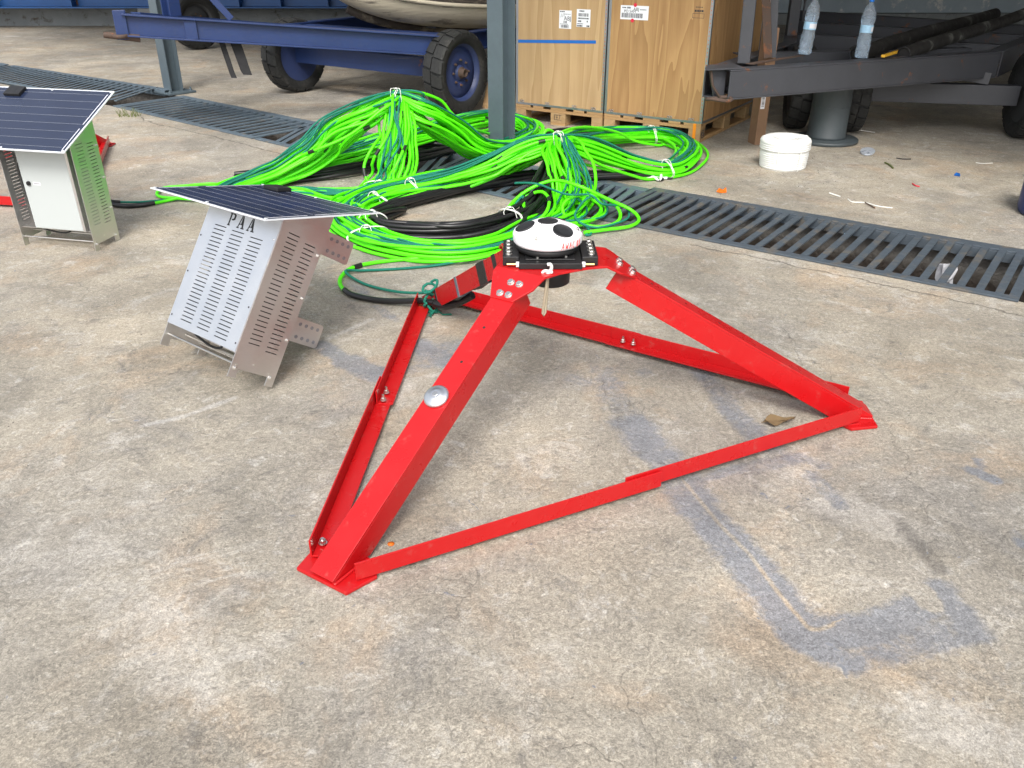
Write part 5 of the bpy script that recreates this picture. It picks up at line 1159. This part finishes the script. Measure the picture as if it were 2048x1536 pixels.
lead(o, 'green_cable', 'green', [(306, 407, .014), (335, 401, .014), (375, 391, .03), (420, 384, .02), (470, 382, .02)], RG)
lead(o, 'sheathed_end', 'cable_black', [(210, 400, .05), (222, 408, .02), (255, 412, .015), (285, 410, .015), (309, 406, .015)], .0135)
lead(o, 'green_rope', 'rope_green', [(238, 404, .015), (280, 404, .01), (330, 400, .01), (390, 397, .02)], RR)
lead(o, 'sheathed_end', 'cable_black', [(210, 396, .05), (222, 402, .03), (240, 404, .016)], .010)
# ------------------------------------------------------------------ litter
def scrap(name, label, cat, pts, r, mat, flat=None):
    q = MB()
    if flat: q.prism([P(*a) for a in pts], (0, 0, flat))
    else: q.tube(smooth_pts([P(*a) for a in pts], 4), r, 6)
    tag(q.build(name, M_[mat]), label, cat)
scrap('plastic_scrap', 'crumpled orange plastic scrap on the floor behind the grate', 'litter', [(1433, 384, .004), (1438, 378, .012), (1446, 381, .02), (1452, 376, .03), (1453, 385, .004), (1444, 386, .004)], 0, 'orange', .006)
scrap('paper_stick', 'short white stick on the floor nearest the orange scrap', 'litter', [(1659, 386, .006), (1680, 393, .006)], .005, 'tie')
scrap('white_string', 'long limp white string lying on the floor above the grate', 'litter', [(1696, 398, .004), (1705, 404, .004), (1730, 405, .004), (1755, 412, .004), (1785, 416, .004)], .0035, 'tie')
scrap('plant_twig', 'dark thin twig crossing the white string', 'litter', [(1730, 405, .012), (1750, 416, .006)], .004, 'rust')
scrap('plastic_clip', 'small bright blue plastic clip on the floor', 'litter', [(1908, 351, .002), (1912, 347, .012), (1919, 349, .016), (1920, 353, .002)], 0, 'bluestrap', .008)
scrap('red_strip', 'thin curled red plastic strip on the floor', 'litter', [(1825, 367, .004), (1831, 371, .008), (1839, 373, .004)], .004, 'redsticker')
scrap('jar_lid', 'round translucent lid lying flat beside the bollard base', 'lid', [(1735+15*math.cos(a*.3927), 304+7*math.sin(a*.3927), .004) for a in range(16)][::-1], 0, 'lid', .010)
scrap('metal_rod', 'thin pale metal rod on the floor behind the bollard', 'rod', [(1698, 257, .02), (1725, 261, .012), (1750, 265, .006)], .005, 'bolt')
scrap('cable_offcut', 'short green and dark offcut on the floor near the lid', 'litter', [(1770, 325, .006), (1780, 330, .008), (1786, 336, .006)], .006, 'grass')
scrap('dark_strip', 'dark crumpled strip on the floor beyond the lid', 'litter', [(1793, 316, .004), (1806, 318, .004), (1822, 318, .004)], .004, 'black_tape')
scrap('white_wire', 'pale wire on the floor at the far right', 'litter', [(1952, 325, .004), (1965, 327, .004), (1985, 326, .004)], .003, 'tie')
scrap('paper_slip', 'white paper slip at the far edge of the right grate', 'litter', [(1845, 470, .003), (1869, 474, .003), (1872, 472, .003), (1850, 468, .003)], 0, 'paper', .002)
q = MB(); kr = random.Random(9); c = P(1893, 540, -.06)
q.add([c+V((.045*math.cos(a)*kr.uniform(.6, 1.2), .05*math.sin(a)*kr.uniform(.6, 1.1), z+kr.uniform(-.02, .02))) for z in (-.06, -.02, .03) for a in [i*math.pi/5 for i in range(10)]], [(r*10+k, r*10+(k+1) % 10, (r+1)*10+(k+1) % 10, (r+1)*10+k) for r in range(2) for k in range(10)]+[tuple(range(20, 30)), tuple(range(10))[::-1]])
tag(q.build('crumpled_rag', M_['paper']), 'crumpled white rag caught between the bars of the right grate', 'rag')
lc = P(1556, 845, .004); q = MB()
for sgn in (-1, 1):
    vs = []; n = 9
    for i in range(n):
        t = i/(n-1); wv = .028*math.sin(math.pi*t**.8)*(1+.25*math.sin(9*t)); x = -.055+.11*t
        vs += [lc+V((x, .2*x, .008+.004*math.sin(7*t))), lc+V((x+.006, .2*x+sgn*wv, .004+.016*abs(math.sin(3*t+sgn))))]
    q.add(vs, [(2*i, 2*i+1, 2*i+3, 2*i+2) for i in range(n-1)], True)
q.tube([lc+V((-.06, -.012, .008)), lc+V((.058, .012, .008))], .0014, 5)
tag(q.build('dry_leaf', M_['dry_leaf']), 'curled dry brown leaf on the concrete inside the tripod near its right foot', 'leaf')
q = MB(); p = P(782, 1088, .002); q.lathe([(.009, 0), (.0095, .0015), (0, .002)], 16, Matrix.Translation(p)); tag(q.build('rust_chip', M_['orange']), 'tiny orange chip on the concrete beside the near foot of the tripod', 'chip')
q = MB(); b0 = P(258, 233, 0); kr = random.Random(5)
for i in range(46):
    p = b0+V((kr.uniform(-.09, .09), kr.uniform(-.04, .04), 0)); l = kr.uniform(.03, .09); dx = V((kr.uniform(-.05, .05), kr.uniform(-.04, .04), 0)); w_ = V((.0025, 0, 0))
    q.add([p-w_, p+w_, p+dx*.5+V((0, 0, l*.7))+w_*.6, p+dx*.5+V((0, 0, l*.7))-w_*.6, p+dx+V((0, 0, l))], [(0, 1, 2, 3), (3, 2, 4)])
tag(q.build('weed_tuft', M_['grass']), 'small dry weed growing out of the joint beside the left grates', 'weed')
for i, (px, py) in enumerate(((1000, 222), (985, 228))):
    pass
o = empty('wooden_stake', 'worn wooden planks leaning between the trailer wheel and the post', 'plank', P(970, 235, 0), world=True)
for i in range(2):
    q = MB(); a = P(968+i*7, 226, 0)+V((0, .25, 0)); q.beam(a, a+V((.10, .10, .42-.05*i)), .05, .02, up=(0, 1, 0)); q.build('plank', M_['pallet'], o, .002)

# loose grit swept over the concrete
q = MB(); kr = random.Random(77)
for i in range(900):
    if i < 420: p = P(kr.gauss(1560, 150), kr.gauss(345, 30), 0)
    else: p = V((kr.uniform(-2.2, 2.4), kr.uniform(1.25, 5.2), 0))
    if p.y > float(near(p.x))-.03 and p.y < float(near(p.x))+DW+.03: continue
    r = kr.uniform(.0012, .0035) if i > 420 else kr.uniform(.002, .005); a = kr.uniform(0, 3); h = r*kr.uniform(.5, 1.1)
    vs = [p+V((r*math.cos(a+k*1.571)*kr.uniform(.6, 1.2), r*math.sin(a+k*1.571)*kr.uniform(.6, 1.2), .0003)) for k in range(4)]
    vs += [p+(v_-p)*.55+V((0, 0, h)) for v_ in vs]
    q.add(vs, [(0, 1, 5, 4), (1, 2, 6, 5), (2, 3, 7, 6), (3, 0, 4, 7), (4, 5, 6, 7)])
tag(q.build('loose_grit', simple('grit', (.16, .145, .125), .9, var=.8, scale=3)), 'loose dark grit and crumbs scattered over the concrete', 'grit', kind='stuff')
